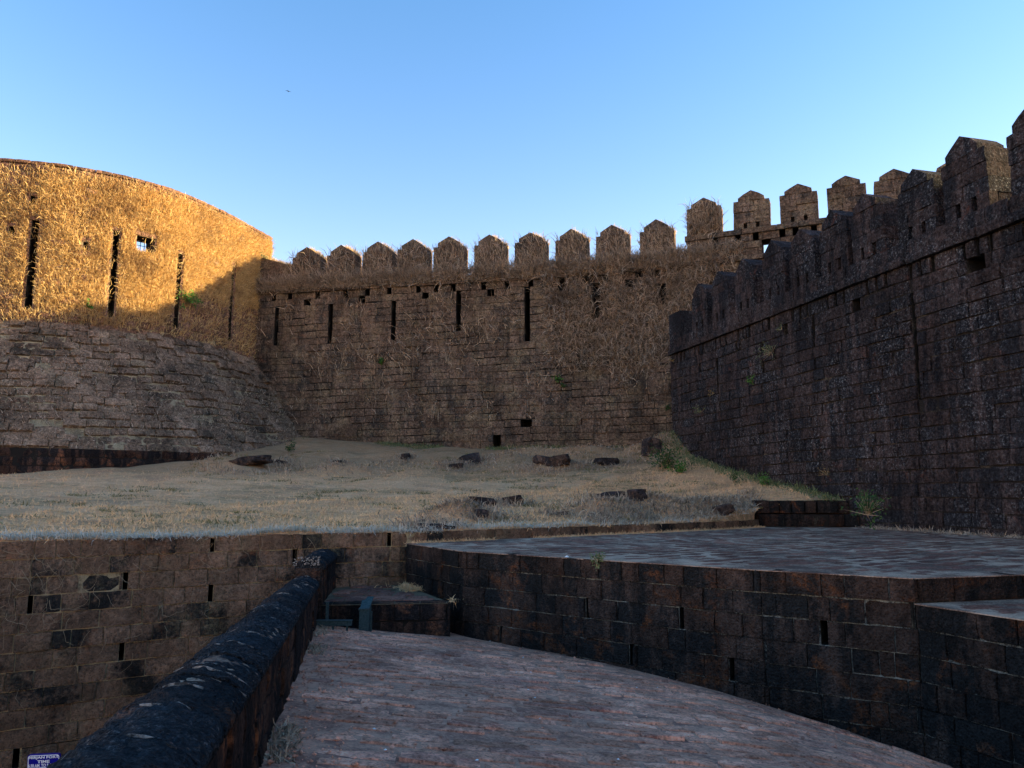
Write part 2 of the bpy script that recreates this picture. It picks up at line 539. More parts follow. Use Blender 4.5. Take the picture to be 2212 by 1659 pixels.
def wall_core(path, z0, z1, holes=(), batter=0.0, ztop=None, inset=0.06, thick=1.0, s0=0.0, s1=None, back=True, step=0.6):
    """the body behind the facing stones, with its openings cut in; hole: (s0,s1,z0,z1[,through])"""
    s1 = path.L if s1 is None else s1
    ztop = z1 if ztop is None else ztop
    n = max(1, int((s1 - s0) / (step if path.smooth else 50)))
    S = set(np.linspace(s0, s1, n + 1).tolist())
    if not path.smooth:
        for q in path.S:
            if s0 < q < s1: S.add(float(q))
    Z = {z0, z1}
    for h in holes:
        for q in (h[0], h[1]):
            if s0 < q < s1: S.add(q)
        for q in (h[2], h[3]):
            if z0 < q < z1: Z.add(q)
    S = sorted(S); Z = sorted(Z)
    S = [q for i, q in enumerate(S) if i == 0 or q - S[i - 1] > 1e-4]
    V, Fc, idx, HF = [], [], {}, []
    def vv(i, k, d):
        key = (i, k, d)
        if key not in idx:
            idx[key] = len(V)
            V.append(path.pt(S[i], Z[k], -inset - (thick if d else 0), batter if not d else 0, ztop) if not d or not batter else path.pt(S[i], Z[k], -inset - thick, 0, ztop))
        return idx[key]
    def hole(i, k):
        sm = (S[i] + S[i + 1]) / 2; zm = (Z[k] + Z[k + 1]) / 2
        for h in holes:
            if h[0] < sm < h[1] and h[2] < zm < h[3]:
                return 2 if (len(h) > 4 and h[4]) else 1
        return 0
    NS, NZ = len(S) - 1, len(Z) - 1
    Hm = [[hole(i, k) for k in range(NZ)] for i in range(NS)]
    for i in range(NS):
        for k in range(NZ):
            h = Hm[i][k]
            if h == 0:
                Fc.append((vv(i, k, 0), vv(i + 1, k, 0), vv(i + 1, k + 1, 0), vv(i, k + 1, 0)))
            if h != 2 and (back or h == 1):
                f = (vv(i, k, 1), vv(i, k + 1, 1), vv(i + 1, k + 1, 1), vv(i + 1, k, 1))
                Fc.append(f)
            if h:
                n0_ = len(Fc) - (1 if h == 1 else 0)
                if i > 0 and not Hm[i - 1][k]: Fc.append((vv(i, k, 0), vv(i, k + 1, 0), vv(i, k + 1, 1), vv(i, k, 1)))
                if i < NS - 1 and not Hm[i + 1][k]: Fc.append((vv(i + 1, k, 0), vv(i + 1, k, 1), vv(i + 1, k + 1, 1), vv(i + 1, k + 1, 0)))
                if k > 0 and not Hm[i][k - 1]: Fc.append((vv(i, k, 0), vv(i, k, 1), vv(i + 1, k, 1), vv(i + 1, k, 0)))
                if k < NZ - 1 and not Hm[i][k + 1]: Fc.append((vv(i, k + 1, 0), vv(i + 1, k + 1, 0), vv(i + 1, k + 1, 1), vv(i, k + 1, 1)))
                HF.extend(range(n0_, len(Fc)))
        Fc.append((vv(i, NZ, 0), vv(i + 1, NZ, 0), vv(i + 1, NZ, 1), vv(i, NZ, 1)))
    for e in (0, NS):
        for k in range(NZ):
            Fc.append((vv(e, k, 0), vv(e, k + 1, 0), vv(e, k + 1, 1), vv(e, k, 1)))
    me = mesh('wall_core', V, Fc)
    me.materials.append(None); me.materials.append(M['j_dark'])  # second slot: dark colour painting shade onto the faces inside openings
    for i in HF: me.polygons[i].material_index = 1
    return me

def snap(holes, zs):
    out = []
    for h in holes:
        a = zs[np.argmin(abs(zs - h[2]))]; b = zs[np.argmin(abs(zs - h[3]))]
        if b <= a:
            i = np.argmin(abs(zs - h[2])); i = min(i, len(zs) - 2); a, b = zs[i], zs[i + 1]
        out.append((h[0], h[1], float(a), float(b)) + tuple(h[4:]))
    return out

# ------------------------------------------------------------------ merlons
def merlon(parent, path, s, z0, wd, ht, th, mat, coremat, rows, slits=(0.32, 0.68), big=False, sh=0.14, lean=0.0):
    """a pointed battlement: core, courses of stones, a gabled cap stone and two loopholes"""
    t = path.tan(s); n = path.nrm(s)
    o3 = path.pt(s, z0)
    ex = np.array([t[0], t[1], 0.0]); ey = np.array([n[0], n[1], 0.0]); ez = np.array([0, 0, 1.0])
    mw = frame(o3, ex, ey, ez)
    lr = random.gauss(0, .012)
    mw[:3, 2] = ez + ex * lr + ey * random.gauss(0, .01); mw[:3, 0] = ex - ez * lr
    hb, hn = 0.745 * ht, 0.83 * ht
    prof = [(-.5 * wd, 0), (.5 * wd, 0), (.5 * wd, hb), (-.5 * wd, hb)]
    k = 0.05
    v, f = box(-.5 * wd + k, .5 * wd - k, -th + k, -0.22, 0, hb - k)
    me = mesh('merlon', v, f)
    m = link('merlon', me, coremat, parent, Matrix(mw.tolist()))
    PW[m.name] = Matrix(mw.tolist())
    zs = np.linspace(0, hb, rows + 1)
    for r in range(rows):
        xs = [-.5 * wd]
        nb = random.choice((2, 3)) if rows > 3 else 2
        if r == 0 and slits:
            segs = []
            sw = 0.045 * wd if not big else 0.05 * wd
            e = [-.5 * wd] + [(-.5 + q) * wd for q in slits] + [.5 * wd]
            for i in range(len(e) - 1):
                a = e[i] + (sw if i > 0 else 0); b = e[i + 1] - (sw if i < len(e) - 2 else 0)
                segs.append((a, b))
        else:
            c = sorted(random.uniform(0.25, 0.75) for _ in range(nb - 1)) if nb > 2 else [random.uniform(.35, .65)]
            if nb == 3: c = [random.uniform(.25, .4), random.uniform(.6, .75)]
            e = [-.5 * wd] + [(-.5 + q) * wd for q in c] + [.5 * wd]
            segs = [(e[i], e[i + 1]) for i in range(len(e) - 1)]
        for (a, b) in segs:
            g = 0.008
            dep = 0.26 if r == 0 and slits else th
            U = U_DEEP
            loc = frame(np.array([(a + b) / 2, random.gauss(0, 0.012), (zs[r] + zs[r + 1]) / 2]), np.array([b - a - g, 0, 0]), np.array([0, dep, 0]), np.array([0, 0, zs[r + 1] - zs[r] - g]))
            link('stone_block', unit_mesh(U, random.randrange(len(U)), mat), None, m, Matrix((mw @ loc).tolist()))
        if r == 0 and slits:      # rear half of the loophole course
            loc = frame(np.array([0, -0.30, (zs[0] + zs[1]) / 2]), np.array([wd - 0.03, 0, 0]), np.array([0, th - 0.30, 0]), np.array([0, 0, zs[1] - 0.012]))
            link('stone_block', unit_mesh(U_DEEP, 0, mat), None, m, Matrix((mw @ loc).tolist()))
    a = (.5 - sh) * wd
    j = lambda s_=0.012: random.gauss(0, s_)
    P2 = [(-a, hb - 0.01), (a, hb - 0.01), (a, hn + j()), (a * .62, hn + (ht - hn) * .42 + j()), (0 + j(), ht + j()), (-a * .62, hn + (ht - hn) * .42 + j()), (-a, hn + j())]
    V = [(x, 0.01 + j(0.006), z) for x, z in P2] + [(x, -th, z) for x, z in P2]
    N = len(P2)
    Fc = [tuple(range(N - 1, -1, -1)), tuple(range(N, 2 * N))] + [(i, (i + 1) % N, N + (i + 1) % N, N + i) for i in range(N)]
    mc = mesh('cap_stone', V, Fc)
    link('cap_stone', mc, mat, m, Matrix(mw.tolist()))
    return m

# ------------------------------------------------------------------ plan of the fort (metres from the viewer's eye)
Z_PLAT, Z_STEP, Z_LAND, Z_EDGE = -1.0, -1.29, -1.79, -0.78
front_pts = [G(876, 1173, Z_PLAT), G(1000, 1190, Z_PLAT), G(1640, 1230, Z_PLAT), G(1970, 1248, Z_PLAT), G(2211, 1338, Z_STEP)]
d_ = np.array(front_pts[4]) - np.array(front_pts[3])
front_pts.append(tuple(np.array(front_pts[4]) + d_ * 4.5))
FRONT = Path(front_pts, smooth=False)
riser_pts = [front_pts[3], G(2211, 1240, Z_PLAT)]
riser_pts.append(tuple(np.array(riser_pts[1]) + (np.array(riser_pts[1]) - np.array(riser_pts[0])) * 3.9))
RISER = Path(riser_pts, smooth=False)
lw = [G(-420, 1184, Z_EDGE), G(0, 1170, Z_EDGE), G(420, 1158, Z_EDGE), G(840, 1148, Z_EDGE), G(884, 1172, Z_PLAT), G(1200, 1159, Z_PLAT), G(1534, 1144, Z_PLAT), G(1641, 1138, Z_PLAT)]
LAWNW = Path(lw, smooth=True)
right_far = 34.0
x0r = 15.7
RIGHT = Path([(x0r - .253 * y, y) for y in (right_far, 30, 20, 10, 0, -9)], smooth=False)
CENTRE = Path([(-17, 43.9), (-14.6, 43.2), (-11.7, 42.6), (-5, 41.2), (0, 40.2), (5, 39), (8.5, 37.8), (12, 36.3), (17, 34), (24, 31), (33, 27), (46, 21)])
BAST = Path([(-36, 38), (-31, 34.4), (-26, 33.1), (-22.3, 33.5), (-19.6, 34.6), (-17.1, 36.8), (-15.5, 40.3), (-14.75, 43.0), (-14.35, 44.4)])

def px_par(y):            # inner face line of the parapet
    return -0.51 - 0.205 * y

def vn(x, y, z, s, seed=0):
    """cheap lattice value noise"""
    p = np.stack([x, y, z], -1) * s
    i = np.floor(p).astype(np.int64); f_ = p - i; f_ = f_ * f_ * (3 - 2 * f_)
    def h(a, b, c):
        k = (a * 73856093) ^ (b * 19349663) ^ (c * 83492791) ^ (seed * 2654435)
        k = (k ^ (k >> 13)) * 1274126177 & 0x7fffffff
        return (k % 10007) / 10007.0
    r = 0
    for dx in (0, 1):
        for dy in (0, 1):
            for dz in (0, 1):
                wgt = (f_[..., 0] if dx else 1 - f_[..., 0]) * (f_[..., 1] if dy else 1 - f_[..., 1]) * (f_[..., 2] if dz else 1 - f_[..., 2])
                r = r + wgt * h(i[..., 0] + dx, i[..., 1] + dy, i[..., 2] + dz)
    return r

# lawn heights from a thin set of spot heights
edge_n = [(p[0], p[1], Z_EDGE) for p in LAWNW.P[::6]]
ctrl = edge_n + [(-20, 29, .57), (-26, 28, .4), (-14, 30.5, .75), (-11.7, 41.8, 2.85), (-5, 40.5, 2.3), (0, 39.3, 2.1), (5, 38, 2.0), (7.3, 35.5, 1.95),
    (7.2, 33.5, 1.75), (8.9, 26.7, .36), (8.2, 30, 1.0), (10.2, 23.2, -.2), (8.3, 23.2, -.22), (0, 25, -.1), (-8, 22, -.3), (-16, 20, -.35), (0, 31, .75), (-8, 33, 1.05), (-12.6, 36, 1.7),
    (4.5, 31.5, 1.1), (4, 27, .1), (6.5, 23.6, -.15), (-24, 16, -.6), (-34, 20, -.4), (-34, 36, 1.0), (14, 24, 0), (14, 38, 2.6), (-14, 46, 3), (6, 46, 3),
    (1.5, 19.6, -.6), (-3, 18, -.72), (-1.2, 17.5, -.70)]
ctrl = np.array(ctrl)
def _rbf(C):
    X = C[:, :2]
    d = np.linalg.norm(X[:, None] - X[None], axis=2)
    n = len(X)
    A = np.zeros((n + 3, n + 3))
    A[:n, :n] = d + np.eye(n) * 0.05 * -1 * 0
    A[:n, n] = 1; A[:n, n + 1:] = X; A[n, :n] = 1; A[n + 1:, :n] = X.T
    return np.linalg.lstsq(A, np.concatenate([C[:, 2], np.zeros(3)]), rcond=None)[0]
WB = _rbf(ctrl)
MOUNDS = [(-1.2, 18.9, .42, .8, .5), (3.9, 21.8, .46, 1.5, .7), (2.4, 20.9, .32, .7, .5), (5.9, 22.3, .38, .9, .6), (-6.8, 31.5, .35, 1.4, .6), (-0.2, 33.8, .42, 1.5, .6), (2.8, 34.0, .38, 1.2, .5), (5.6, 33.8, .40, 1.0, .6),
          (6.9, 33.6, .8, .9, .9), (-9.5, 33.5, .25, 1.6, 1.0), (-11.8, 32.2, .45, 1.3, .8), (-4.0, 36.5, .25, 2.0, 1.0), (0.6, 37.0, .3, 2.0, .8), (-2.2, 32.6, .3, 1.1, .5), (-8.6, 35.5, .3, 1.5, .6), (3.6, 36.2, .3, 1.6, .6), (-5.6, 33.8, .22, .9, .5), (1.6, 31.6, .25, 1.3, .5)]
def lawn_z(x, y):
    x = np.asarray(x, float); y = np.asarray(y, float)
    d = np.sqrt((x[..., None] - ctrl[:, 0]) ** 2 + (y[..., None] - ctrl[:, 1]) ** 2)
    z = (d * WB[:len(ctrl)]).sum(-1) + WB[-3] + WB[-2] * x + WB[-1] * y
    for (mx, my, h, rx, ry) in MOUNDS:
        z = z + h * np.exp(-((x - mx) / rx) ** 2 - ((y - my) / ry) ** 2)
    z = z + (vn(x, y, x * 0, .55, 5) - .5) * .22 * np.clip((y - 26) / 6, .25, 1) + (vn(x, y, x * 0, 1.7, 6) - .5) * .07
    z = z + 0.035 * np.sin(x * 1.3 + y * .7) * np.sin(y * 1.1 - x * .4) + 0.02 * np.sin(x * 3.1 + 1) * np.sin(y * 2.7)
    return z

def ramp_z(x, y):
    x = np.asarray(x, float); y = np.asarray(y, float)
    zl = -1.62 - 0.0613 * (y - 4.8)
    s_ = x - px_par(y)
    g = 0.1 * np.maximum(s_, 0) + 0.04 * np.maximum(s_ - 4, 0) ** 2
    return zl - g

# ------------------------------------------------------------------ ground
v, f = box(-900, 900, -900, 900, -9.0, -5.4)
tag(link('ground', mesh('ground', v, f), M['soil']), kind='structure')

def edge_y(x):
    pts = LAWNW.P
    order = np.argsort(pts[:, 0])
    xe = pts[order, 0]; ye = pts[order, 1]
    y = np.interp(x, xe, ye)
    return np.where(x > xe[-1], np.maximum(ye[-1] + 0.45, 22.95) + 0 * x, y)

XS = np.linspace(-33, 17, 210)
TS = np.linspace(0, 1, 150) ** 1.25
ye = edge_y(XS)
Xg = np.repeat(XS[:, None], 150, 1)
Yg = ye[:, None] + 0.02 + (50 - ye[:, None]) * TS[None]
Zg = lawn_z(Xg, Yg)
Zg[:, 0] = np.where(XS < lw[-1][0], Z_EDGE - 0.02, Zg[:, 0])
idx = np.arange(210 * 150).reshape(210, 150)
q = np.stack([idx[:-1, :-1], idx[1:, :-1], idx[1:, 1:], idx[:-1, 1:]], -1).reshape(-1, 4)
Vg = np.stack([Xg, Yg, Zg], -1).reshape(-1, 3)
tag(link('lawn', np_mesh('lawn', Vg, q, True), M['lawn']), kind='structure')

# platform slab with its paving
plat_poly = [Vector((p[0], p[1])) for p in front_pts[:4]] + [Vector(riser_pts[1]), Vector(riser_pts[2]), Vector((15.4, 3.0)), Vector((11.3, 18)), Vector((10.3, 23.2))]
low = [Vector((p[0], p[1])) for p in LAWNW.P if p[0] > front_pts[0][0] + 0.1][::-1][::4]
plat_poly = plat_poly + low
def flat(name, poly, z, mat, thick=0.012):
    n = len(poly)
    V = [(p.x, p.y, z) for p in poly] + [(p.x, p.y, z - thick) for p in poly]
    Fc = [tuple(range(n)), tuple(range(2 * n - 1, n - 1, -1))] + [(i, n + i, n + (i + 1) % n, (i + 1) % n) for i in range(n)]
    return link(name, mesh(name, V, Fc), mat)
def inside(p, poly):
    x, y = p; c = False
    n = len(poly); j = n - 1
    for i in range(n):
        xi, yi, xj, yj = poly[i].x, poly[i].y, poly[j].x, poly[j].y
        if (yi > y) != (yj > y) and x < (xj - xi) * (y - yi) / (yj - yi) + xi: c = not c
        j = i
    return c
def edge_dist(p, poly):
    P = Vector(p); best = 1e9
    for i in range(len(poly)):
        a, b = poly[i], poly[(i + 1) % len(poly)]
        ab = b - a
        t = max(0, min(1, (P - a).dot(ab) / max(1e-9, ab.length_squared)))
        best = min(best, (P - (a + ab * t)).length)
    return best

def pave(poly, zf, ang, wrow, lmin, lmax, gap, hj, tilt, bounds, margin, exist=None, clear=0.03):
    """rows of paving stones clipped to a polygon; returns unit frames (front face up)"""
    ca, sa = math.cos(ang), math.sin(ang)
    ex = np.array([ca, sa, 0.]); eb = np.array([-sa, ca, 0.])
    out = []
    R = bounds
    n0 = int(R / wrow)
    for r in range(-n0, n0):
        q = -R + random.uniform(0, lmax)
        wr = wrow
        while q < R:
            l = random.uniform(lmin, lmax)
            cx_, cy_ = q + l / 2, (r + .5) * wrow
            P = np.array(pave.org) + ex[:2] * cx_ + eb[:2] * cy_
            q += l
            if not inside(P, poly): continue
            mg = edge_dist(P, poly)
            if mg < margin: continue
            if not all(inside(P + ex[:2] * sx * l / 2 + eb[:2] * sy * wr / 2, poly) and edge_dist(P + ex[:2] * sx * l / 2 + eb[:2] * sy * wr / 2, poly) > clear for sx in (-1, 1) for sy in (-1, 1)): continue
            if exist and not exist(P): continue
            z = float(zf(P[0], P[1]))
            e = 0.15
            nx = -(float(zf(P[0] + e, P[1])) - z) / e; ny = -(float(zf(P[0], P[1] + e)) - z) / e
            N = np.array([nx + random.gauss(0, tilt), ny + random.gauss(0, tilt), 1.0]); N /= np.linalg.norm(N)
            T = ex - N * ex.dot(N); T /= np.linalg.norm(T)
            B = np.cross(T, N)      # unit z axis
            g = gap * random.uniform(.6, 1.6)
            o = np.array([P[0], P[1], z + random.gauss(0, hj)])
            B = np.cross(T, N); B = -B
            # x=T, y=N, z: right handed => z = x cross y
            Zx = np.cross(T, N)
            out.append(frame(o, T * (l - g), N * 0.12, Zx * (wr - g)))
    return out
slab = flat('stone_platform', plat_poly, Z_PLAT - 0.005, M['j_pave'])
tag(slab, kind='structure')
pave.org = (3.0, 13.0)
PA = math.atan2(lw[-1][1] - lw[4][1], lw[-1][0] - lw[4][0])
bl = pave(plat_poly, lambda x, y: Z_PLAT, PA, 0.33, 0.5, 0.85, 0.06, 0.0015, 0.002, 22, 0.14, clear=0.10)
emit_blocks(bl, U_PAVE, M['paver'], slab, 'paving_stone', 'far_paving_stones')

# lower step of the platform at the right
st_poly = [Vector(front_pts[3]), Vector(front_pts[4]), Vector(front_pts[5]), Vector((riser_pts[2][0] + 1, riser_pts[2][1] - .5)), Vector(riser_pts[2]), Vector(riser_pts[1])]
s2 = flat('lower_step_pavement', st_poly, Z_STEP - 0.0035, M['j_pave'])
tag(s2, kind='structure')
pave.org = (6.5, 7.8)
ra = math.atan2(riser_pts[1][1] - riser_pts[0][1], riser_pts[1][0] - riser_pts[0][0])
bl = pave(st_poly, lambda x, y: Z_STEP, ra, 0.32, 0.4, 0.7, 0.035, 0.003, 0.003, 8, 0.1, clear=0.1)
emit_blocks(bl, U_PAVE, M['paver'], s2, 'paving_stone', 'far_paving_stones')

# ramp
N1, N2 = 70, 60
A = []
for i in range(N1 + 1):
    y = -3 + (14.3 + 3) * i / N1
    xl = px_par(y) - 0.1
    for k in range(N2 + 1):
        x = xl + (10 - xl) * (k / N2)
        A.append((x, y, float(ramp_z(x, y)) - 0.015 + 0.005 * math.sin(x * 5.1 + y * 3) * math.sin(y * 6.3 - x)))
A = np.array(A); idx = np.arange(len(A)).reshape(N1 + 1, N2 + 1)
q = np.stack([idx[:-1, :-1], idx[:-1, 1:], idx[1:, 1:], idx[1:, :-1]], -1).reshape(-1, 4)
ramp = link('ramp', np_mesh('ramp', A, q, True), M['j_ramp'])
tag(ramp, kind='structure')
rp = [Vector((px_par(0) + .02, 0.2)), Vector((8.5, 0.2))] + [Vector(p) for p in front_pts[::-1][:6]]
rp = [Vector((px_par(0) + .02, 0.2)), Vector((8.6, 0.2)), Vector(front_pts[5]), Vector(front_pts[4]), Vector(front_pts[3]), Vector(front_pts[2]), Vector(front_pts[1]), Vector(G(973, 1299, Z_LAND)), Vector((px_par(12.8), 12.8))]
pave.org = (0.5, 7.0)
bl = pave(rp, ramp_z, math.radians(4), 0.20, 0.25, 0.7, 0.025, 0.006, 0.02, 12, 0.10, exist=lambda P: random.random() > 0.10)
emit_blocks(bl, U_PAVE, M['ramp'], ramp, 'paving_stone', 'worn_paving_stones')

# landing
la_f = [(-3.13, 12.8), G(973, 1299, Z_LAND)]
la_poly = [Vector(la_f[0]), Vector(la_f[1]), Vector(front_pts[0]), Vector(LAWNW.at(LAWNW.hit(850, 1200)[0])), Vector((-3.46, 15.3))]
la = flat('landing_pavement', la_poly, Z_LAND - 0.022, M['soil'])
tag(la, kind='structure')
pave.org = (-2, 13.5)
bl = pave(la_poly, lambda x, y: Z_LAND, math.radians(3), 0.3, 0.3, 0.6, 0.03, 0.004, 0.006, 4, 0.08)
emit_blocks(bl, U_PAVE, M['paver'], la, 'paving_stone', 'far_paving_stones')

# ------------------------------------------------------------------ walls
def wall_thing(name, label, cat='wall', loc=(0, 0, 0)):
    o = empty(name)
    tag(o, label, cat)
    return o

# --- platform wall beside the ramp
w1 = wall_thing('platform_wall', 'black stained laterite wall with pale mortar lines holding up the paved platform beside the ramp')
c1 = 0.292
zs = np.array([Z_PLAT - c1 * k for k in range(14, -1, -1)])
s_c = FRONT.S[3]
def vis_front(s_, z_):
    p = FRONT.at(s_)
    if s_ > s_c and z_ > Z_STEP: return False
    return z_ > float(ramp_z(p[0], p[1])) - 0.25
def H1(u, v0, v1, wp):
    a = FRONT.hit(u, v0); b = FRONT.hit(u, v1)
    return (a[0] - wp / 2, a[0] + wp / 2, b[1], a[1])
holes = [H1(1266, 1300, 1340, .07), H1(1469, 1322, 1368, .075), H1(1777, 1350, 1405, .085), H1(1079, 1354, 1392, .06), H1(1361, 1403, 1450, .07), H1(1577, 1434, 1490, .07), H1(2228, 1450, 1500, .07)]
holes = snap(holes, zs)
bl = wall_blocks(FRONT, zs, 0.24, 0.68, holes, gap=0.010, depth=0.22, rough=0.010, keep=vis_front)
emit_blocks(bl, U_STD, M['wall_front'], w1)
link('wall_core', wall_core(FRONT, zs[0], Z_PLAT - .03, holes, inset=0.048, thick=0.5, s1=s_c - .01), M['j_lime'], w1)
link('wall_core', wall_core(FRONT, zs[0], Z_STEP - .03, [], inset=0.048, thick=0.5, s0=s_c + .005), M['j_lime'], w1)
w1b = None
w1b = wall_thing('platform_riser', 'low dark riser one stone high between the paved platform and the lower step at right', 'step')
bl = wall_blocks(RISER, np.array([Z_STEP, Z_PLAT]), 0.5, 1.0, (), gap=0.01, depth=0.3, rough=0.006)
emit_blocks(bl, U_STD, M['wall_front'], w1b)
link('riser_core', wall_core(RISER, Z_STEP - .4, Z_PLAT - .02, (), inset=0.04, thick=0.6), M['j_dark'], w1b)

# --- landing step
w2 = wall_thing('landing_step', 'two courses of reddish brown blocks facing the landing at the far end of the ramp', 'step')
P2 = Path([la_f[0], la_f[1]], smooth=False)
zs2 = np.array([Z_LAND - .62, Z_LAND - .30, Z_LAND])
bl = wall_blocks(P2, zs2, 0.35, 0.62, (), gap=0.012, depth=0.3, rough=0.008)
emit_blocks(bl, U_STD, M['parapet'], w2)
link('step_core', wall_core(P2, zs2[0], Z_LAND - .03, (), inset=0.04, thick=0.3), M['j_dark'], w2)

# --- lawn retaining wall
w3 = wall_thing('lawn_retaining_wall', 'brown laterite wall with black stained blocks and pale dry roots holding up the dry lawn')
c3 = 0.29
zs3 = np.array([Z_EDGE + .0 - c3 * k for k in range(16, -1, -1)])
def H3(u, v0, v1, wp):
    a = LAWNW.hit(u, v0); b = LAWNW.hit(u, v1)
    return (a[0] - wp / 2, a[0] + wp / 2, b[1], a[1])
holes3 = [H3(273, 1230, 1262, .08), H3(65, 1312, 1345, .07), H3(455, 1288, 1318, .08), H3(637, 1212, 1230, .08), H3(263, 1408, 1438, .08), H3(37, 1612, 1650, .09), H3(460, 1162, 1180, .07), H3(841, 1150, 1170, .08)]
holes3 = snap(holes3, zs3)
s_j = LAWNW.hit(884, 1172)[0]
bl = wall_blocks(LAWNW, zs3, 0.3, 0.68, holes3, gap=0.008, depth=0.24, rough=0.010, keep=lambda s_, z_: s_ < s_j + .5 or z_ > Z_PLAT - .1)
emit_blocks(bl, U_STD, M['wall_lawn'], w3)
link('wall_core', wall_core(LAWNW, zs3[0], Z_EDGE - .02, holes3, inset=0.045, thick=0.7), M['j_straw'], w3)

# --- steps up to the lawn at the right
w4 = wall_thing('stone_steps', 'two rough black stone steps from the paved platform up to the lawn', 'steps')
pA = np.array(G(1641, 1138, Z_PLAT)); pB = np.array([10.35, 22.35])
sd = (pB - pA) / np.linalg.norm(pB - pA); sn = np.array([sd[1], -sd[0]])
zl_, zh_ = -0.63, -0.24
PS1 = Path([tuple(pA), tuple(pB)], smooth=False)
PS2 = Path([tuple(pA - sn * .0), tuple(pA + sd * .0 - sn * .45 + sd * .0), ], smooth=False)
PS2 = Path([tuple(pA - sn * .42), tuple(pB - sn * .42 - sd * .45)], smooth=False)
bl = wall_blocks(PS1, np.array([Z_PLAT, zl_]), 0.3, 0.62, (), gap=0.03, depth=0.5, rough=0.025)
emit_blocks(bl, U_STD, M['wall_front'], w4, 'step_stone')
bl = wall_blocks(PS2, np.array([zl_, zh_]), 0.3, 0.62, (), gap=0.03, depth=0.5, rough=0.025)
emit_blocks(bl, U_STD, M['wall_front'], w4, 'step_stone')
Pend = Path([tuple(pA - sn * 0.9), tuple(pA)], smooth=False)
bl = wall_blocks(Pend, np.array([Z_PLAT, zl_, zh_]), 0.4, 0.6, (), gap=0.02, depth=0.4, rough=0.01, keep=lambda s_, z_: z_ < zl_ or s_ < .55)
emit_blocks(bl, U_STD, M['wall_front'], w4, 'step_stone')
V = []
for zz, o1 in ((Z_PLAT, .06), (zl_ - .03, .06)):
    for p in (pA - sn * o1, pB - sn * o1, pB - sn * 1.0, pA - sn * 1.0): V.append((p[0], p[1], zz))
link('step_core', mesh('step_core', V, [(0, 1, 2, 3), (7, 6, 5, 4), (0, 4, 5, 1), (1, 5, 6, 2), (2, 6, 7, 3), (3, 7, 4, 0)]), M['j_dark'], w4)

# --- right curtain wall
w5 = wall_thing('right_fort_wall', 'tall blackened fort wall running along the right with pointed battlements above its cornice')
c5 = 0.36
Zc0, Zc1 = 6.05, 6.30                    # cornice
zs5 = np.concatenate([np.array([Zc0 - .42 - c5 * k for k in range(21, -1, -1)]), [Zc0]])
def HW(path, u, v0, v1, wp, thr=False):
    a = path.hit(u, v0); b = path.hit(u, v1)
    return (a[0] - wp / 2, a[0] + wp / 2, b[1], a[1]) + ((True,) if thr else ())
holes5 = [HW(RIGHT, 1966, 620, 880, .13), HW(RIGHT, 1754, 690, 748, .12), HW(RIGHT, 1643, 735, 797, .11), HW(RIGHT, 1546, 772, 850, .11),
          HW(RIGHT, 1590, 744, 762, .2), HW(RIGHT, 1510, 778, 795, .2), HW(RIGHT, 1696, 706, 722, .26), HW(RIGHT, 1846, 644, 664, .34), HW(RIGHT, 2104, 558, 580, .55)]
holes5 = snap(holes5, zs5)
# slots under the cornice: groups of three gaps
q = 0.6
slots = []
while q < RIGHT.L - 1:
    for k in range(3):
        slots.append((q + k * .38, q + k * .38 + .09, Zc0 - .42, Zc0))
    q += random.choice((1.66, 1.66, 1.8))
holes5 += slots
def keep5(s_, z_):
    p = RIGHT.at(s_)
    if p[1] > 22.6: return z_ > float(lawn_z(p[0], p[1])) - .5
    return z_ > Z_PLAT - .2
bl = wall_blocks(RIGHT, zs5, 0.42, 1.05, holes5, gap=0.018, depth=0.3, rough=0.016, keep=keep5, wav=0.015)
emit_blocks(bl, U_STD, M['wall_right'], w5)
link('wall_core', wall_core(RIGHT, -2.0, Zc0, holes5, inset=0.055, thick=1.0), M['j_dark'], w5)
bl = wall_blocks(RIGHT, np.array([Zc0, Zc1]), 0.7, 1.5, (), gap=0.012, depth=1.3, rough=0.012, off=0.13)
emit_blocks(bl, U_DEEP, M['wall_right'], w5, 'cornice_stone', 'far_cornice_stones')
bl = wall_blocks(RIGHT, np.array([Zc1, 6.72]), 0.5, 1.1, (), gap=0.014, depth=1.15, rough=0.012, off=0.03)
emit_blocks(bl, U_DEEP, M['wall_right'], w5, 'parapet_block', 'far_parapet_blocks')
pk = [1508, 1553, 1606, 1671, 1734, 1804, 1881, 1989, 2102]
ys = [x0r / ((u - CX) / F / (cp - 0.12 * sp) + .253) for u in pk]
ys = [ys[i] for i in range(len(ys))] + [ys[-1] - .2 - 1.66 * k for k in range(1, 14)]
for i, y in enumerate(ys):
    if y < 1: break
    s_ = (right_far - y) * math.sqrt(1 + .253 ** 2)
    merlon(w5, RIGHT, s_, 6.70, 1.33 + random.uniform(-.05, .05), 1.95 + random.uniform(-.08, .1), 0.8, M['wall_right'], M['j_dark'], 4, big=True)
# square end block at the far corner
v, f = box(-.55, .55, -.65, 0, 6.7, 7.9)
t_ = RIGHT.tan(.7); n_ = RIGHT.nrm(.7); o_ = RIGHT.at(.55)
mw = frame(np.array([o_[0], o_[1], 0]), np.array([t_[0], t_[1], 0]), np.array([n_[0], n_[1], 0]), np.array([0, 0, 1.]))
link('corner_block', mesh('corner_block', v, f), M['wall_right'], w5, Matrix(mw.tolist()))
# return wall going back from the corner
RET = Path([(RIGHT.P[0][0] + 5.5, 36.6), (RIGHT.P[0][0] + 2.5, 35.2), tuple(RIGHT.P[0])], smooth=False)
bl = wall_blocks(RET, np.array([1.6 + .36 * k for k in range(17)]), 0.5, 1.0, (), gap=0.018, depth=0.3, rough=0.016)
emit_blocks(bl, U_STD, M['wall_right'], w5, rest='return_courses', limit=0)

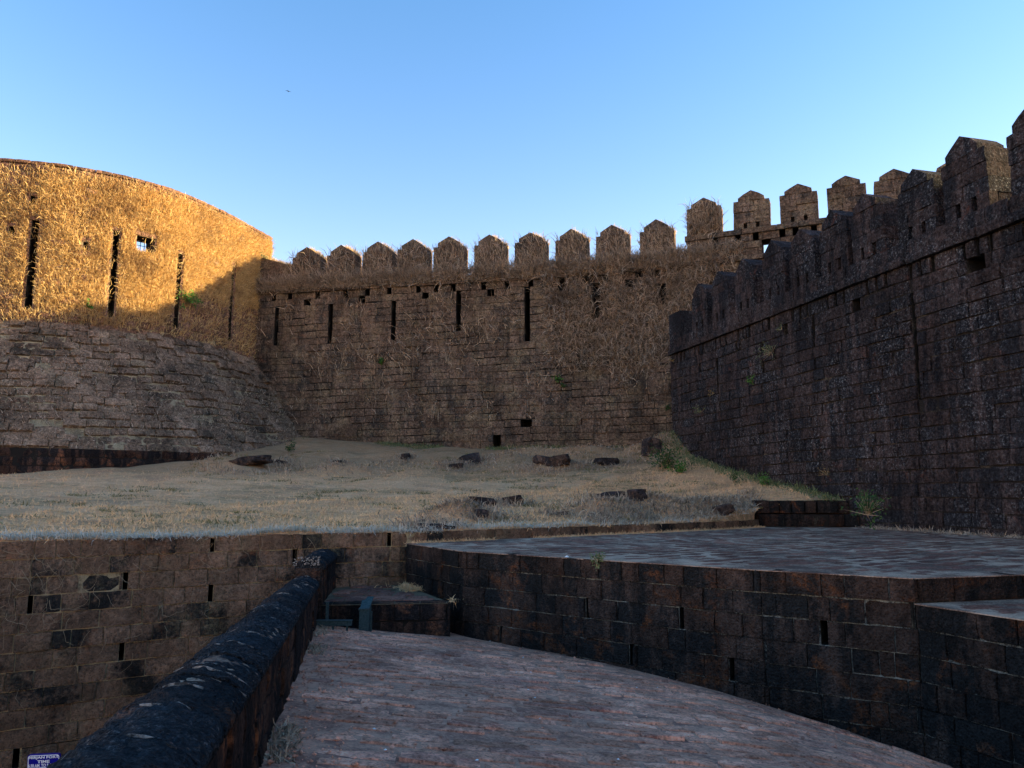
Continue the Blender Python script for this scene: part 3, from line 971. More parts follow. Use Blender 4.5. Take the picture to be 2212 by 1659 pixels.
# --- centre wall
w6 = wall_thing('centre_fort_wall', 'high brown fort wall across the back with dry grass, tall slits and a row of pointed battlements')
c6 = 0.375
CT = 11.25
zs6 = np.array([CT - c6 * k for k in range(26, -1, -1)])
h6 = [(598, 660, 746, .24), (714, 651, 739, .25), (850, 644, 736, .26), (990, 633, 720, .27), (1138, 626, 736, .29), (1287, 618, 684, .34), (1430, 608, 661, .34),
      (663, 649, 661, .42), (781, 646, 660, .40), (918, 638, 652, .38), (1059, 628, 642, .38), (1211, 620, 632, .38), (1358, 610, 622, .38), (1073, 936, 962, .42), (1136, 915, 924, .6)]
holes6 = snap([HW(CENTRE, u, a, b, wd) for (u, a, b, wd) in h6], zs6)
s_up = CENTRE.hit(1483, 520)[0]
q = 2.0
while q < s_up - 1:
    holes6.append((q, q + .26, CT - c6, CT))
    q += random.choice((1.0, 1.3, 1.7))
keep6 = lambda s_, z_: z_ > float(lawn_z(*CENTRE.at(s_))) - .5 and CENTRE.at(s_)[0] < 20
bl = wall_blocks(CENTRE, zs6, 0.45, 1.1, holes6, gap=0.012, depth=0.3, rough=0.02, keep=keep6, wav=0.03)
emit_blocks(bl, U_STD, M['wall_far'], w6)
link('wall_core', wall_core(CENTRE, -2.0, CT, holes6, inset=0.07, thick=1.2), M['j_dark'], w6)
bl = wall_blocks(CENTRE, np.array([CT, CT + .28]), 1.0, 1.8, (), gap=0.02, depth=1.5, rough=0.02, off=0.14)
emit_blocks(bl, U_DEEP, M['wall_far'], w6, 'cornice_stone', 'far_cornice_stones')
# upper stage on the right
zsu = np.array([CT + .28, CT + .62, CT + .97])
hu = [HW(CENTRE, 1655, 540, 562, .42, True)]
hu = [(hu[0][0], hu[0][1], CT + .28, CT + .97, True)]
keepu = lambda s_, z_: CENTRE.at(s_)[0] < 21
bl = wall_blocks(CENTRE, zsu, 0.5, 0.95, hu, gap=0.018, depth=0.3, rough=0.015, s0=s_up)
su = s_up + .5
slot_u = []
for u in (1545, 1594, 1633, 1691, 1720, 1760, 1800, 1850):
    s_ = CENTRE.hit(u, 540)[0]
    slot_u.append((s_ - .13, s_ + .13, CT + .97, CT + 1.35))
bl += wall_blocks(CENTRE, np.array([CT + .97, CT + 1.35]), 0.5, 1.1, slot_u, gap=0.015, depth=0.3, rough=0.012, s0=s_up)
emit_blocks(bl, U_STD, M['wall_far'], w6, 'upper_block', 'far_upper_blocks', 120)
link('upper_core', wall_core(CENTRE, CT + .28, CT + 1.35, hu + slot_u, inset=0.055, thick=0.9, s0=s_up), M['j_dark'], w6)
bl = wall_blocks(CENTRE, np.array([CT + 1.35, CT + 1.62]), 1.0, 1.7, (), gap=0.012, depth=1.1, rough=0.01, off=0.12, s0=s_up - .1)
emit_blocks(bl, U_DEEP, M['wall_far'], w6, 'upper_cornice_stone', 'far_upper_cornice', 40)
# low parapet under the lower merlons
bl = wall_blocks(CENTRE, np.array([CT + .28, CT + .5]), 0.6, 1.2, (), gap=0.02, depth=1.2, rough=0.02, s1=s_up)
emit_blocks(bl, U_DEEP, M['wall_far'], w6, 'parapet_block', 'far_parapet_blocks')
mer_low = [660, 736, 813, 889, 968, 1057, 1145, 1234, 1322, 1418]
MER = []
for u in mer_low:
    s_, _ = CENTRE.hit(u, 560)
    d = np.linalg.norm(CENTRE.at(s_))
    merlon(w6, CENTRE, s_, CT + .5, 1.74, 2.2 + random.uniform(-.05, .05), 1.0, M['wall_far'], M['j_dark'], 5, slits=(.35, .65))
    MER.append((s_, 1.74, CT + .5, 2.2))
for u in (1520, 1623, 1727, 1833, 1938):
    s_, _ = CENTRE.hit(u, 500)
    merlon(w6, CENTRE, s_, CT + 1.62, 1.72, 1.93 + random.uniform(-.03, .03), 0.85, M['wall_far'], M['j_dark'], 5, slits=(.33, .67))
    MER.append((s_, 1.72, CT + 1.6, 1.95))
s_ = CENTRE.hit(1938, 500)[0]
while s_ < CENTRE.L - 1:
    s_ += 2.35
    merlon(w6, CENTRE, s_, CT + 1.62, 1.72, 1.95, 0.85, M['wall_far'], M['j_dark'], 5, slits=None)
# broken sloping stub beside the bastion
sa_, sb_ = CENTRE.hit(552, 600)[0], CENTRE.hit(627, 600)[0]
A1, B1 = CENTRE.pt(sa_, 0), CENTRE.pt(sb_, 0)
n_ = CENTRE.nrm(sa_)
V = []
for (p, zt) in ((A1, 13.6), (B1, 12.9)):
    for dn in (0, -1.0):
        for zz in (CT + .4, zt):
            V.append((p[0] + n_[0] * dn, p[1] + n_[1] * dn, zz))
link('sloping_stub', mesh('sloping_stub', V, [(0, 4, 5, 1), (2, 3, 7, 6), (1, 5, 7, 3), (0, 1, 3, 2), (4, 6, 7, 5), (0, 2, 6, 4)]), M['wall_far'], w6)

# --- bastion
w7 = wall_thing('round_bastion', 'curved bastion wall at left covered in golden dry grass, sunlit above with tall dark slits', 'bastion')
BT = 14.95
c7 = 0.38
zs7 = np.array([BT - c7 * k for k in range(20, -1, -1)])
h7 = [(76, 480, 672, .30), (252, 505, 692, .26), (391, 543, 712, .26), (505, 577, 735, .24)]
holes7 = []
for (u, a, b, wd) in h7:
    s_, z_ = BAST.hit(u, a); _, zb_ = BAST.hit(u, b)
    holes7.append((s_ - wd / 2, s_ + wd / 2, zb_, z_))
holes7 += [HW(BAST, 24, 500, 512, .25), HW(BAST, 186, 518, 531, .2), HW(BAST, 317, 509, 549, .85, True), HW(BAST, 70, 428, 440, .2)]
holes7 = snap(holes7, zs7)
bl = wall_blocks(BAST, zs7, 0.5, 1.05, holes7, gap=0.02, depth=0.32, rough=0.02, keep=lambda s_, z_: BAST.at(s_)[0] > -30)
emit_blocks(bl, U_WORN, M['bastion'], w7)
link('wall_core', wall_core(BAST, 4.0, BT - .02, holes7, inset=0.07, thick=1.0), M['j_straw'], w7)
bl = wall_blocks(BAST, np.array([BT, BT + .16]), 0.6, 1.0, (), gap=0.02, depth=1.3, rough=0.015, off=0.03)
emit_blocks(bl, U_DEEP, M['bastion'], w7, 'coping_stone', 'far_coping_stones', 60)
# window bars
hw = holes7[6]
for k in range(3):
    s_ = hw[0] + (hw[1] - hw[0]) * (k + 1) / 4
    p = BAST.pt(s_, 0, -.8)
    v, f = box(p[0] - .012, p[0] + .012, p[1] - .012, p[1] + .012, hw[2], hw[3])
    link('window_bar', mesh('window_bar', v, f), M['iron'], w7)
for k in range(2):
    z_ = hw[2] + (hw[3] - hw[2]) * (k + 1) / 3
    a = BAST.pt(hw[0], z_, -.8); b = BAST.pt(hw[1], z_, -.8)
    v = [a + (0, 0, -.012), b + (0, 0, -.012), b + (0, 0, .012), a + (0, 0, .012)]
    dd = np.array([*(-BAST.nrm(hw[0]) * .02), 0])
    v += [x + dd for x in v]
    link('window_bar', mesh('window_bar', v, [(0, 1, 2, 3), (7, 6, 5, 4), (0, 4, 5, 1), (1, 5, 6, 2), (2, 6, 7, 3), (3, 7, 4, 0)]), M['iron'], w7)

# --- talus
w8 = wall_thing('bastion_talus', 'sloping stone apron of worn brown blocks at the foot of the bastion', 'talus')
TT, TB, BAT = 7.55, 1.75, 0.66
zs8 = np.linspace(TB, TT, 19)
bl = wall_blocks(BAST, zs8, 0.38, 0.9, (), batter=BAT, ztop=TT, gap=0.03, depth=0.36, rough=0.045, wav=0.07, off=.05, keep=lambda s_, z_: BAST.at(s_)[0] > -30 and z_ > float(lawn_z(*BAST.pt(s_, z_, 0, BAT, TT)[:2])) - .4)
emit_blocks(bl, U_WORN, M['talus'], w8, limit=300)
link('talus_core', wall_core(BAST, TB, TT - .05, (), batter=BAT, ztop=TT, inset=0.10, thick=0.2, back=False), M['j_straw'], w8)
off8 = BAT * (TT - TB)
PL = Path([tuple(BAST.at(s_) + BAST.nrm(s_) * (off8 + .10)) for s_ in np.linspace(1.5, BAST.L - 4.2, 26)])
zs8b = np.array([TB - .36 * k for k in range(4, -1, -1)])
bl = wall_blocks(PL, zs8b, 0.45, 1.0, (), gap=0.02, depth=0.4, rough=0.02, keep=lambda s_, z_: PL.at(s_)[0] > -27 and z_ > float(lawn_z(*PL.at(s_))) - .45)
emit_blocks(bl, U_WORN, M['parapet'], w8, 'plinth_block', 'far_plinth_blocks')
link('plinth_core', wall_core(PL, -.6, TB - .02, (), inset=0.06, thick=0.4), M['j_dark'], w8)

# ------------------------------------------------------------------ parapet along the ramp
def cap_stones(parent, ya, yb, fx, ztop, width, height, seglen, gapmat, mat):
    """rounded coping laid in segments along y; fx(y) = inner edge, ztop(y) = springing height"""
    y = ya
    prof_n = 19
    while y < yb - .05:
        l = random.uniform(*seglen)
        y1 = min(y + l, yb)
        g = 0.008
        rows = max(6, int(l / .035))
        V = []
        hj = random.gauss(0, .006)
        for r in range(rows):
            yy = (y + g) + (y1 - y - 2 * g) * r / (rows - 1)
            xi, z_ = fx(yy), ztop(yy)
            endp = 0.965 if r in (0, rows - 1) else 1.0
            for k in range(prof_n):
                f_ = k / (prof_n - 1)
                xx = xi + .012 - (width + .024) * f_
                hz = height * math.sin(math.pi * f_) ** .75 * (1 - .25 * (1 - f_) )
                V.append((xx + random.gauss(0, .003), yy, z_ + hj + hz * endp - (0 if 0 < k < prof_n - 1 else .012) + random.gauss(0, .004)))
            V.append((xi - width - .012, yy, z_ - .05)); V.append((xi + .012, yy, z_ - .05))
        Va = np.array(V)
        dn = (vn(Va[:, 0], Va[:, 1], Va[:, 2], 14, 31) - .5) * .030 + (vn(Va[:, 0], Va[:, 1], Va[:, 2], 34, 32) - .5) * .020
        Va[:, 2] += dn; Va[:, 0] += dn * .5 * np.sign(Va[:, 0] - Va[:, 0].mean())
        V = Va.tolist()
        K = prof_n + 2
        Fc = []
        for r in range(rows - 1):
            for k in range(K):
                Fc.append((r * K + k, r * K + (k + 1) % K, (r + 1) * K + (k + 1) % K, (r + 1) * K + k))
        Fc.append(tuple(range(K - 1, -1, -1))); Fc.append(tuple((rows - 1) * K + k for k in range(K)))
        for yc in [y1] * (random.random() < .75) + [random.uniform(y, y1)] * (random.random() < .3):
            k0 = random.randint(0, 9); k1 = min(18, k0 + random.randint(4, 14))
            MV = []
            wv = random.uniform(-.04, .04)
            for k in range(k0, k1 + 1):
                f_ = k / 18
                yy = yc + wv * math.sin(3 * f_) + random.gauss(0, .003)
                hh_ = random.uniform(.0012, .004)
                for e_ in (-hh_, hh_):
                    xi, z_ = fx(yy + e_), ztop(yy + e_)
                    xx = xi + .012 - (width + .024) * f_
                    zz = z_ + hj + height * math.sin(math.pi * f_) ** .75 * (1 - .25 * (1 - f_))
                    d1 = (vn(np.array([xx]), np.array([yy]), np.array([zz]), 14, 31)[0] - .5) * .030
                    MV.append((xx, yy + e_, zz + d1 + .004))
            nb_ = len(MV) // 2
            MV += [(a_, b_, c_ - .03) for a_, b_, c_ in MV]
            MF = []
            for k in range(nb_ - 1):
                a_ = 2 * k; B_ = 2 * nb_
                MF += [(a_, a_ + 1, a_ + 3, a_ + 2), (a_ + 1, B_ + a_ + 1, B_ + a_ + 3, a_ + 3), (a_, a_ + 2, B_ + a_ + 2, B_ + a_)]
            link('mortar_line', mesh('mortar_line', MV, MF), M['mortar'], parent)
        o = link('coping_stone', mesh('coping_stone', V, Fc, smooth=False), mat, parent)
        n_side = (rows - 1) * K
        sm = [True] * n_side + [False, False]
        o.data.polygons.foreach_set('use_smooth', sm)
        y = y1

w9 = wall_thing('ramp_parapet', 'low parapet with rounded black mossy coping running along the left of the ramp', 'parapet')
zp = lambda y: -0.78 - 0.053 * y
WP = 0.46
cap_stones(w9, 0.6, 12.75, px_par, zp, WP, 0.115, (0.28, 0.55), None, M['cap'])
# mortar core peeping out between the coping stones
V, Fc = [], []
ynodes = np.linspace(.6, 12.72, 20)
for y in ynodes:
    xi, z_ = px_par(y), zp(y)
    for k in range(9):
        f_ = k / 8
        V.append((xi - .004 - (WP - .008) * f_, y, z_ - .010 + .115 * math.sin(math.pi * f_) ** .75 * (1 - .25 * (1 - f_)) * .97))
for r in range(19):
    for k in range(8):
        Fc.append((r * 9 + k, r * 9 + k + 1, (r + 1) * 9 + k + 1, (r + 1) * 9 + k))
Fc.append(tuple(range(8, -1, -1))); Fc.append(tuple(19 * 9 + k for k in range(9)))
link('coping_bed', mesh('coping_bed', V, Fc), M['j_pave'], w9)
PP = Path([(px_par(12.75), 12.75), (px_par(.4), .4)], smooth=False)
PPi = PP
def par_blocks(xf, y0, y1, z_of, zbot_of, rows, face, depth=.2):
    out = []
    # rows follow the slope of the parapet
    for r in range(rows):
        y = y0 - random.uniform(0, .4)
        while y < y1:
            l = random.uniform(.4, .8)
            a, b = max(y, y0), min(y + l, y1)
            y += l
            if b - a < .06: continue
            def P(yy):
                zt, zb = z_of(yy), zbot_of(yy)
                zz = zt + (zb - zt) * (r + .5) / rows
                return np.array([xf(yy), yy, zz])
            A_, B_ = P(a), P(b)
            hh = (z_of((a + b) / 2) - zbot_of((a + b) / 2)) / rows
            T = B_ - A_; L = np.linalg.norm(T); T /= L
            up = np.array([0, 0, 1.0]); N = np.cross(T, up) * (1 if face > 0 else -1); N /= np.linalg.norm(N)
            if face < 0: T = -T
            up2 = np.cross(N, T) ; 
            if up2[2] < 0: up2 = -up2
            out.append(frame((A_ + B_) / 2 + N * random.gauss(0, .006), T * (L - .010), N * depth, up2 * (hh - .010)))
    return out
bl = par_blocks(px_par, .5, 12.75, lambda y: zp(y) - .05, lambda y: float(ramp_z(px_par(y) + .05, y)) - .12, 3, 1)
emit_blocks(bl, U_STD, M['parapet'], w9, 'face_stone')
fxo = lambda y: px_par(y) - WP
bl = par_blocks(fxo, .5, 12.75, lambda y: zp(y) - .05, lambda y: zp(y) - 4.0, 12, -1)
emit_blocks(bl, U_STD, M['parapet'], w9, 'outer_face_stone', 'outer_courses', 40)
V = []
for y in (.5, 12.7):
    V += [(px_par(y) - .03, y, zp(y) - .03), (px_par(y) - WP + .03, y, zp(y) - .03), (px_par(y) - WP + .03, y, -5.5), (px_par(y) - .03, y, -5.5)]
link('parapet_core', mesh('parapet_core', V, [(0, 3, 2, 1), (4, 5, 6, 7), (0, 1, 5, 4), (1, 2, 6, 5), (2, 3, 7, 6), (3, 0, 4, 7)]), M['j_dark'], w9)

w10 = wall_thing('upper_parapet', 'short raised parapet piece with rounded mossy cap beyond the ramp parapet, by the landing', 'parapet')
fx2 = lambda y: -3.07 - .132 * (y - 12.8)
zp2 = lambda y: -1.21 + 0 * y
cap_stones(w10, 12.8, 15.25, fx2, zp2, .46, .14, (.7, .9), None, M['cap'])
bl = par_blocks(fx2, 12.8, 15.3, lambda y: -1.26, lambda y: -2.4, 4, 1)
emit_blocks(bl, U_STD, M['parapet'], w10, 'face_stone')
V = []
for y in (12.8, 15.3):
    V += [(fx2(y) - .02, y, -1.23), (fx2(y) - .45, y, -1.23), (fx2(y) - .45, y, -5.5), (fx2(y) - .02, y, -5.5)]
link('parapet_core', mesh('parapet_core', V, [(0, 3, 2, 1), (4, 5, 6, 7), (0, 1, 5, 4), (1, 2, 6, 5), (2, 3, 7, 6), (3, 0, 4, 7)]), M['wall_front'], w10)

# ------------------------------------------------------------------ dry grass and leaves
def blades(name, pos, nrm, length, width, droop, spread, mat, label, cat, up=0.6, seed=0, flatup=False):
    """tapering bent blades: pos (N,3), nrm (N,3) outward direction"""
    rs = np.random.default_rng(seed)
    n = len(pos)
    L = length[0] + (length[1] - length[0]) * rs.random(n) ** 1.5
    Wd = width * (0.6 + 0.8 * rs.random(n))
    d = nrm + rs.normal(0, spread, (n, 3))
    d[:, 2] += up * rs.random(n) * 1.6
    d /= np.linalg.norm(d, axis=1)[:, None]
    side = np.cross(d, rs.normal(0, 1, (n, 3))); side /= np.linalg.norm(side, axis=1)[:, None]
    d2 = d.copy(); d2[:, 2] -= droop * (0.4 + rs.random(n)); d2 += rs.normal(0, .25, (n, 3))
    d2 /= np.linalg.norm(d2, axis=1)[:, None]
    p0 = pos - nrm * 0.03
    p1 = p0 + d * (L * .5)[:, None]
    p2 = p1 + d2 * (L * .5)[:, None]
    s_ = side * (Wd / 2)[:, None]
    V = np.stack([p0 - s_, p0 + s_, p1 + s_ * .8, p1 - s_ * .8, p2 + s_ * .15, p2 - s_ * .15], 1).reshape(-1, 3)
    b = (np.arange(n) * 6)[:, None]
    Q = np.concatenate([b + np.array([[0, 1, 2, 3]]), b + np.array([[3, 2, 4, 5]])], 0)
    me = np_mesh(name, V, Q, False, np.repeat(rs.random(n), 6))
    o = link(name, me, mat)
    tag(o, label, cat, kind='stuff')
    return o

def on_wall(path, n, s0, s1, z0, z1, off=0.0, holes=(), batter=0.0, ztop=0.0, dens=None, seed=1):
    rs = np.random.default_rng(seed)
    S = rs.uniform(s0, s1, n); Z = rs.uniform(z0, z1, n)
    keep = np.ones(n, bool)
    for h in holes:
        keep &= ~((S > h[0] - .02) & (S < h[1] + .02) & (Z > h[2] - .02) & (Z < h[3] + .05) & (rs.random(n) > .015))
    if dens is not None:
        keep &= rs.random(n) < dens(S, Z)
    S, Z = S[keep], Z[keep]
    T = np.linspace(0, path.L, 200)
    nx = np.array([path.nrm(t) for t in T])
    NX = np.stack([np.interp(S, T, nx[:, 0]), np.interp(S, T, nx[:, 1])], 1)
    X = np.interp(S, path.S, path.P[:, 0]) + NX[:, 0] * (off + batter * np.maximum(0, ztop - Z))
    Y = np.interp(S, path.S, path.P[:, 1]) + NX[:, 1] * (off + batter * np.maximum(0, ztop - Z))
    return np.stack([X, Y, Z], 1), np.stack([NX[:, 0], NX[:, 1], np.zeros(len(S))], 1), S

sB0, sB1 = BAST.hit(-90, 600)[0], BAST.L - .05
def dB(S, Z):
    nz = vn(S, Z, Z * 0, .8, 3)
    nearc = np.clip((S - sB0) / 9, 0.0, 1)
    right_ = np.clip((S - (sB1 - 9)) / 4, 0, 1)
    base = np.clip((Z - (7.2 + 2.4 * right_ + (nz - .5) * 2)) / 1.6, .10, 1)
    topb = np.clip((BT - Z) / (1.6 - nearc * 1.1), .15, 1)
    return np.clip(base * (0.35 + .65 * nearc + (nz - .5) * .7), .05, 1) * topb
P, Nn, _ = on_wall(BAST, 185000, sB0, sB1, TT, BT - .12, .0, [(h[0] - .07, h[1] + .07, h[2], h[3] + .1) for h in holes7], dens=dB, seed=3)
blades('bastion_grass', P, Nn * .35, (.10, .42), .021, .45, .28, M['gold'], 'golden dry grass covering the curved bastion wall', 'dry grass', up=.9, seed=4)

sC0 = CENTRE.hit(548, 650)[0]; sC1 = CENTRE.hit(1540, 560)[0] + 1.5
P1, N1_, _ = on_wall(CENTRE, 15000, sC0, sC1 - 1.5, CT + .1, CT + .75, .16, seed=5)
P2_, N2_, _ = on_wall(CENTRE, 20000, sC0, sC1, 3.5, CT, .0, holes6, dens=lambda S, Z: np.clip(.25 + (vn(S, Z, Z * 0, .7, 8) - .5) * 1.3, .02, 1) * np.clip((Z - 3) / 4, .2, 1), seed=6)
sp0, sp1 = CENTRE.hit(1190, 650)[0], CENTRE.hit(1425, 650)[0]
def dP(S, Z):
    n_ = vn(S, Z, Z * 0, .9, 9)
    lowe = 6.2 + (n_ - .5) * 3 + np.clip((S - sp1) * 1.2, 0, 9) + np.clip((sp0 - S) * 9, 0, 9)
    return np.clip((Z - lowe) / 1.2, 0, 1)
P3, N3_, _ = on_wall(CENTRE, 26000, sp0 - .4, sC1, 5, CT + 1.0, .02, [(h[0] - .12, h[1] + .12, h[2] - .02, h[3] + .35) for h in holes6], dens=dP, seed=7)
MP, MN = [], []
for k, (s_, wd, z0, ht) in enumerate(MER[:11]):
    m_ = 900 if k < 10 else 1200
    a_, b_, _ = on_wall(CENTRE, m_, s_ - wd / 2, s_ + wd / 2, z0, z0 + ht * .8, .0, dens=lambda S, Z: np.clip(1.15 - (Z - z0) / ht * 1.1, .1, 1), seed=20 + k)
    MP.append(a_); MN.append(b_)
P = np.vstack([P1, P2_] + MP); Nn = np.vstack([N1_, N2_] + MN)
blades('centre_wall_grass', P, Nn * .4, (.2, .8), .028, .5, .4, M['straw'], 'grey brown dry grass on the cornice and face of the centre wall', 'dry grass', up=1.0, seed=8)
blades('hanging_grass', P3, N3_ * .35, (.3, .95), .030, 1.0, .35, M['straw'], 'thick mat of straw coloured grass hanging on the right part of the centre wall', 'dry grass', up=.3, seed=9)
# grass standing on the tops behind the merlons, catching the sun
TP = []
for (s_, wd, z0, ht) in MER[:10]:
    for k in range(520):
        q = s_ + random.uniform(.0, .5) * wd
        f_ = abs(q - s_) / (wd / 2)
        zt = z0 + ht * (1 - .26 * f_)
        p = CENTRE.pt(q, 0, -random.uniform(.3, 1.0))
        TP.append((p[0], p[1], zt - .06 if f_ < .72 else z0 + ht * .745))
for k in range(900):
    q = random.uniform(sa_, sb_); f_ = (q - sa_) / (sb_ - sa_)
    p = CENTRE.pt(q, 0, -random.uniform(.3, 1.0))
    TP.append((p[0], p[1], 13.6 - .7 * f_))
TP = np.array(TP)
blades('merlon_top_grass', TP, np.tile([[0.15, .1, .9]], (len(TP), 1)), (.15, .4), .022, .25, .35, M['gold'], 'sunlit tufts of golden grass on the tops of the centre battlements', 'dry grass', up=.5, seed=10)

# talus straw in the ledges
P, Nn, _ = on_wall(BAST, 60000, sB0 - 3, BAST.L - 1.2, TB, TT, .08, (), BAT, TT, dens=lambda S, Z: np.clip(.2 + (vn(S, Z, Z * 0, .6, 12) - .45) * 1.2, .04, .8) * np.where(np.abs(((Z - TB) / (zs8[1] - zs8[0])) % 1 - .0) < .22, 1.0, .3), seed=13)
blades('talus_straw', P, Nn * .4, (.08, .3), .02, .5, .5, M['straw'], 'thin straw growing from the ledges of the sloping stone apron', 'dry grass', up=.8, seed=14)

# lawn blades
rs = np.random.default_rng(31)
def on_lawn(n, x0, x1, d0, d1, dens=None):
    X = rs.uniform(x0, x1, n); E = edge_y(X); Y = E + rs.uniform(d0, d1, n)
    Z = lawn_z(X, Y)
    near = Y - E < 0.3
    Z = np.where(near & (X < lw[-1][0]), np.maximum(Z, Z_EDGE - .02), Z)
    k = np.ones(n, bool) if dens is None else rs.random(n) < dens(X, Y)
    return np.stack([X, Y, Z], 1)[k]
P = np.vstack([on_lawn(70000, -11, 9, .0, 9), on_lawn(30000, -22, 9, 8, 20)])
blades('lawn_grass', P, np.tile([[0, 0, .8]], (len(P), 1)), (.04, .13), .018, .5, .7, M['lawnblade'], 'short sun bleached grass over the open lawn', 'dry grass', up=.2, seed=15)
P = on_lawn(15000, -14, 7.2, .0, .35, lambda X, Y: np.clip(1 - (X + 6) / 10, .12, 1))
blades('edge_grass', P, np.tile([[0.05, -.45, .75]], (len(P), 1)), (.08, .26), .014, .9, .4, M['pale'], 'pale bleached grass fringe along the top of the lawn retaining wall', 'dry grass', up=.3, seed=16)
def md(X, Y):
    r = np.zeros(len(X))
    for (mx, my, h, rx, ry) in MOUNDS:
        r = np.maximum(r, np.exp(-((X - mx) / rx / 1.2) ** 2 - ((Y - my) / ry / 1.2) ** 2))
    r = np.maximum(r, np.clip((Y - 33.5) / 3, 0, 1) * vn(X, Y, X * 0, .5, 77))
    bank = (X > 1.8) & (X < 7.6) & (Y - edge_y(X) > .25) & (Y - edge_y(X) < 1.7)
    return np.clip(r + bank * .8, 0, 1)
P = np.vstack([on_lawn(60000, -13, 8, .2, 5, md), on_lawn(45000, -13, 8, 5, 20, md)])
blades('bank_grass', P, np.tile([[0, -.35, .6]], (len(P), 1)), (.12, .34), .02, 1.0, .6, M['straw'], 'tangled brown straw on the low banks and mounds of the lawn', 'dry grass', up=.3, seed=17)
# green fringe at the foot of the walls
foot = []
for k in range(9000):
    if random.random() < .25:
        y = random.uniform(22.9, 33.8); x = x0r - .253 * y - abs(random.gauss(0, .35)) - .05
    else:
        s_ = random.uniform(CENTRE.hit(610, 940)[0], CENTRE.hit(1440, 960)[0]); p = CENTRE.pt(s_, 0, .05 + abs(random.gauss(0, .5)))
        if vn(np.array([p[0]]), np.array([p[1]]), np.array([0.]), .35, 5)[0] < .45: continue
        x, y = p[0], p[1]
    foot.append((x, y, float(lawn_z(x, y))))
foot = np.array(foot)
blades('foot_grass', foot, np.tile([[-.05, -.2, .8]], (len(foot), 1)), (.08, .3), .025, .5, .5, M['olive'], 'thin green grass growing along the foot of the centre and right walls', 'grass', up=.3, seed=18)
# dust and straw in the corners of the ramp and platform
def strip(name, pts, n, jit, zf, mat, label, length=(.04, .12), wd=.01, seed=40):
    r_ = np.random.default_rng(seed)
    pts = np.array(pts, float)
    seg = np.linalg.norm(np.diff(pts, axis=0), axis=1); C_ = np.concatenate([[0], np.cumsum(seg)])
    q = r_.uniform(0, C_[-1], n)
    X = np.interp(q, C_, pts[:, 0]) + r_.normal(0, jit, n); Y = np.interp(q, C_, pts[:, 1]) + r_.normal(0, jit, n)
    k = vn(X, Y, X * 0, 1.3, seed) > .35
    X, Y = X[k], Y[k]
    Z = np.array([float(zf(a, b)) for a, b in zip(X, Y)])
    P = np.stack([X, Y, Z], 1)
    return blades(name, P, np.tile([[0, 0, .45]], (len(P), 1)), length, wd, .7, .8, mat, label, 'dry grass', up=.2, seed=seed)
strip('parapet_foot_straw', [(px_par(y) + .09, y) for y in (3, 12.6)], 5000, .05, ramp_z, M['straw'], 'dusty straw along the foot of the ramp parapet', seed=41)
strip('landing_straw', [(-3.3, 15.1), (-2.3, 15.2), (front_pts[0][0] - .05, front_pts[0][1] - .1), tuple(np.array(G(973, 1299, Z_LAND)) + (-.1, .1))], 3500, .1, lambda x, y: Z_LAND, M['lawnblade'], 'straw gathered along the back corner of the landing', (.05, .16), .012, seed=42)
strip('platform_edge_straw', [tuple(p + np.array([.05, -.09])) for p in LAWNW.P if p[0] > front_pts[0][0]], 7000, .06, lambda x, y: Z_PLAT, M['lawnblade'], 'straw gathered against the low wall behind the paved platform', (.04, .12), .012, seed=43)
strip('right_foot_straw', [(x0r - .253 * y - .2, y) for y in (22, 16, 10)], 5000, .12, lambda x, y: Z_PLAT, M['straw'], 'brown straw on the platform along the foot of the right wall', (.06, .2), .014, seed=44)

# roots hanging on the lawn wall
def twigs(name, sites, mat, label):
    V, Fc = [], []
    for (s_, z_) in sites:
        p = LAWNW.pt(s_, z_, .02)
        ang = random.uniform(-2.6, -.5)
        t = LAWNW.tan(s_)
        pts = [p.copy()]
        for k in range(random.randint(4, 8)):
            ang += random.gauss(0, .5)
            stp = random.uniform(.04, .11)
            c = pts[-1] + np.array([t[0] * math.cos(ang) * stp, t[1] * math.cos(ang) * stp, math.sin(ang) * stp])
            nn = LAWNW.nrm(s_)
            c[:2] += nn * random.gauss(0, .006)
            pts.append(c)
        r = random.uniform(.0018, .0042)
        for k, c in enumerate(pts):
            rr = r * (1 - .8 * k / len(pts))
            V += [c + (0, 0, rr), c + (t[0] * rr, t[1] * rr, -rr), c + (-t[0] * rr, -t[1] * rr - rr, -rr)]
            if k:
                b = len(V) - 6
                for j in range(3):
                    Fc.append((b + j, b + (j + 1) % 3, b + 3 + (j + 1) % 3, b + 3 + j))
    o = link(name, mesh(name, V, Fc), mat)
    tag(o, label, 'roots', kind='stuff')
s_a, s_b = LAWNW.hit(5, 1200)[0], LAWNW.hit(700, 1200)[0]
sites = [(random.uniform(s_a, s_b) if random.random() < .5 else random.gauss(LAWNW.hit(90, 1250)[0], .8), Z_EDGE - abs(random.gauss(0, .8))) for _ in range(110)]
twigs('hanging_roots', sites, M['twig'], 'tangled pale dry roots hanging on the lawn retaining wall')

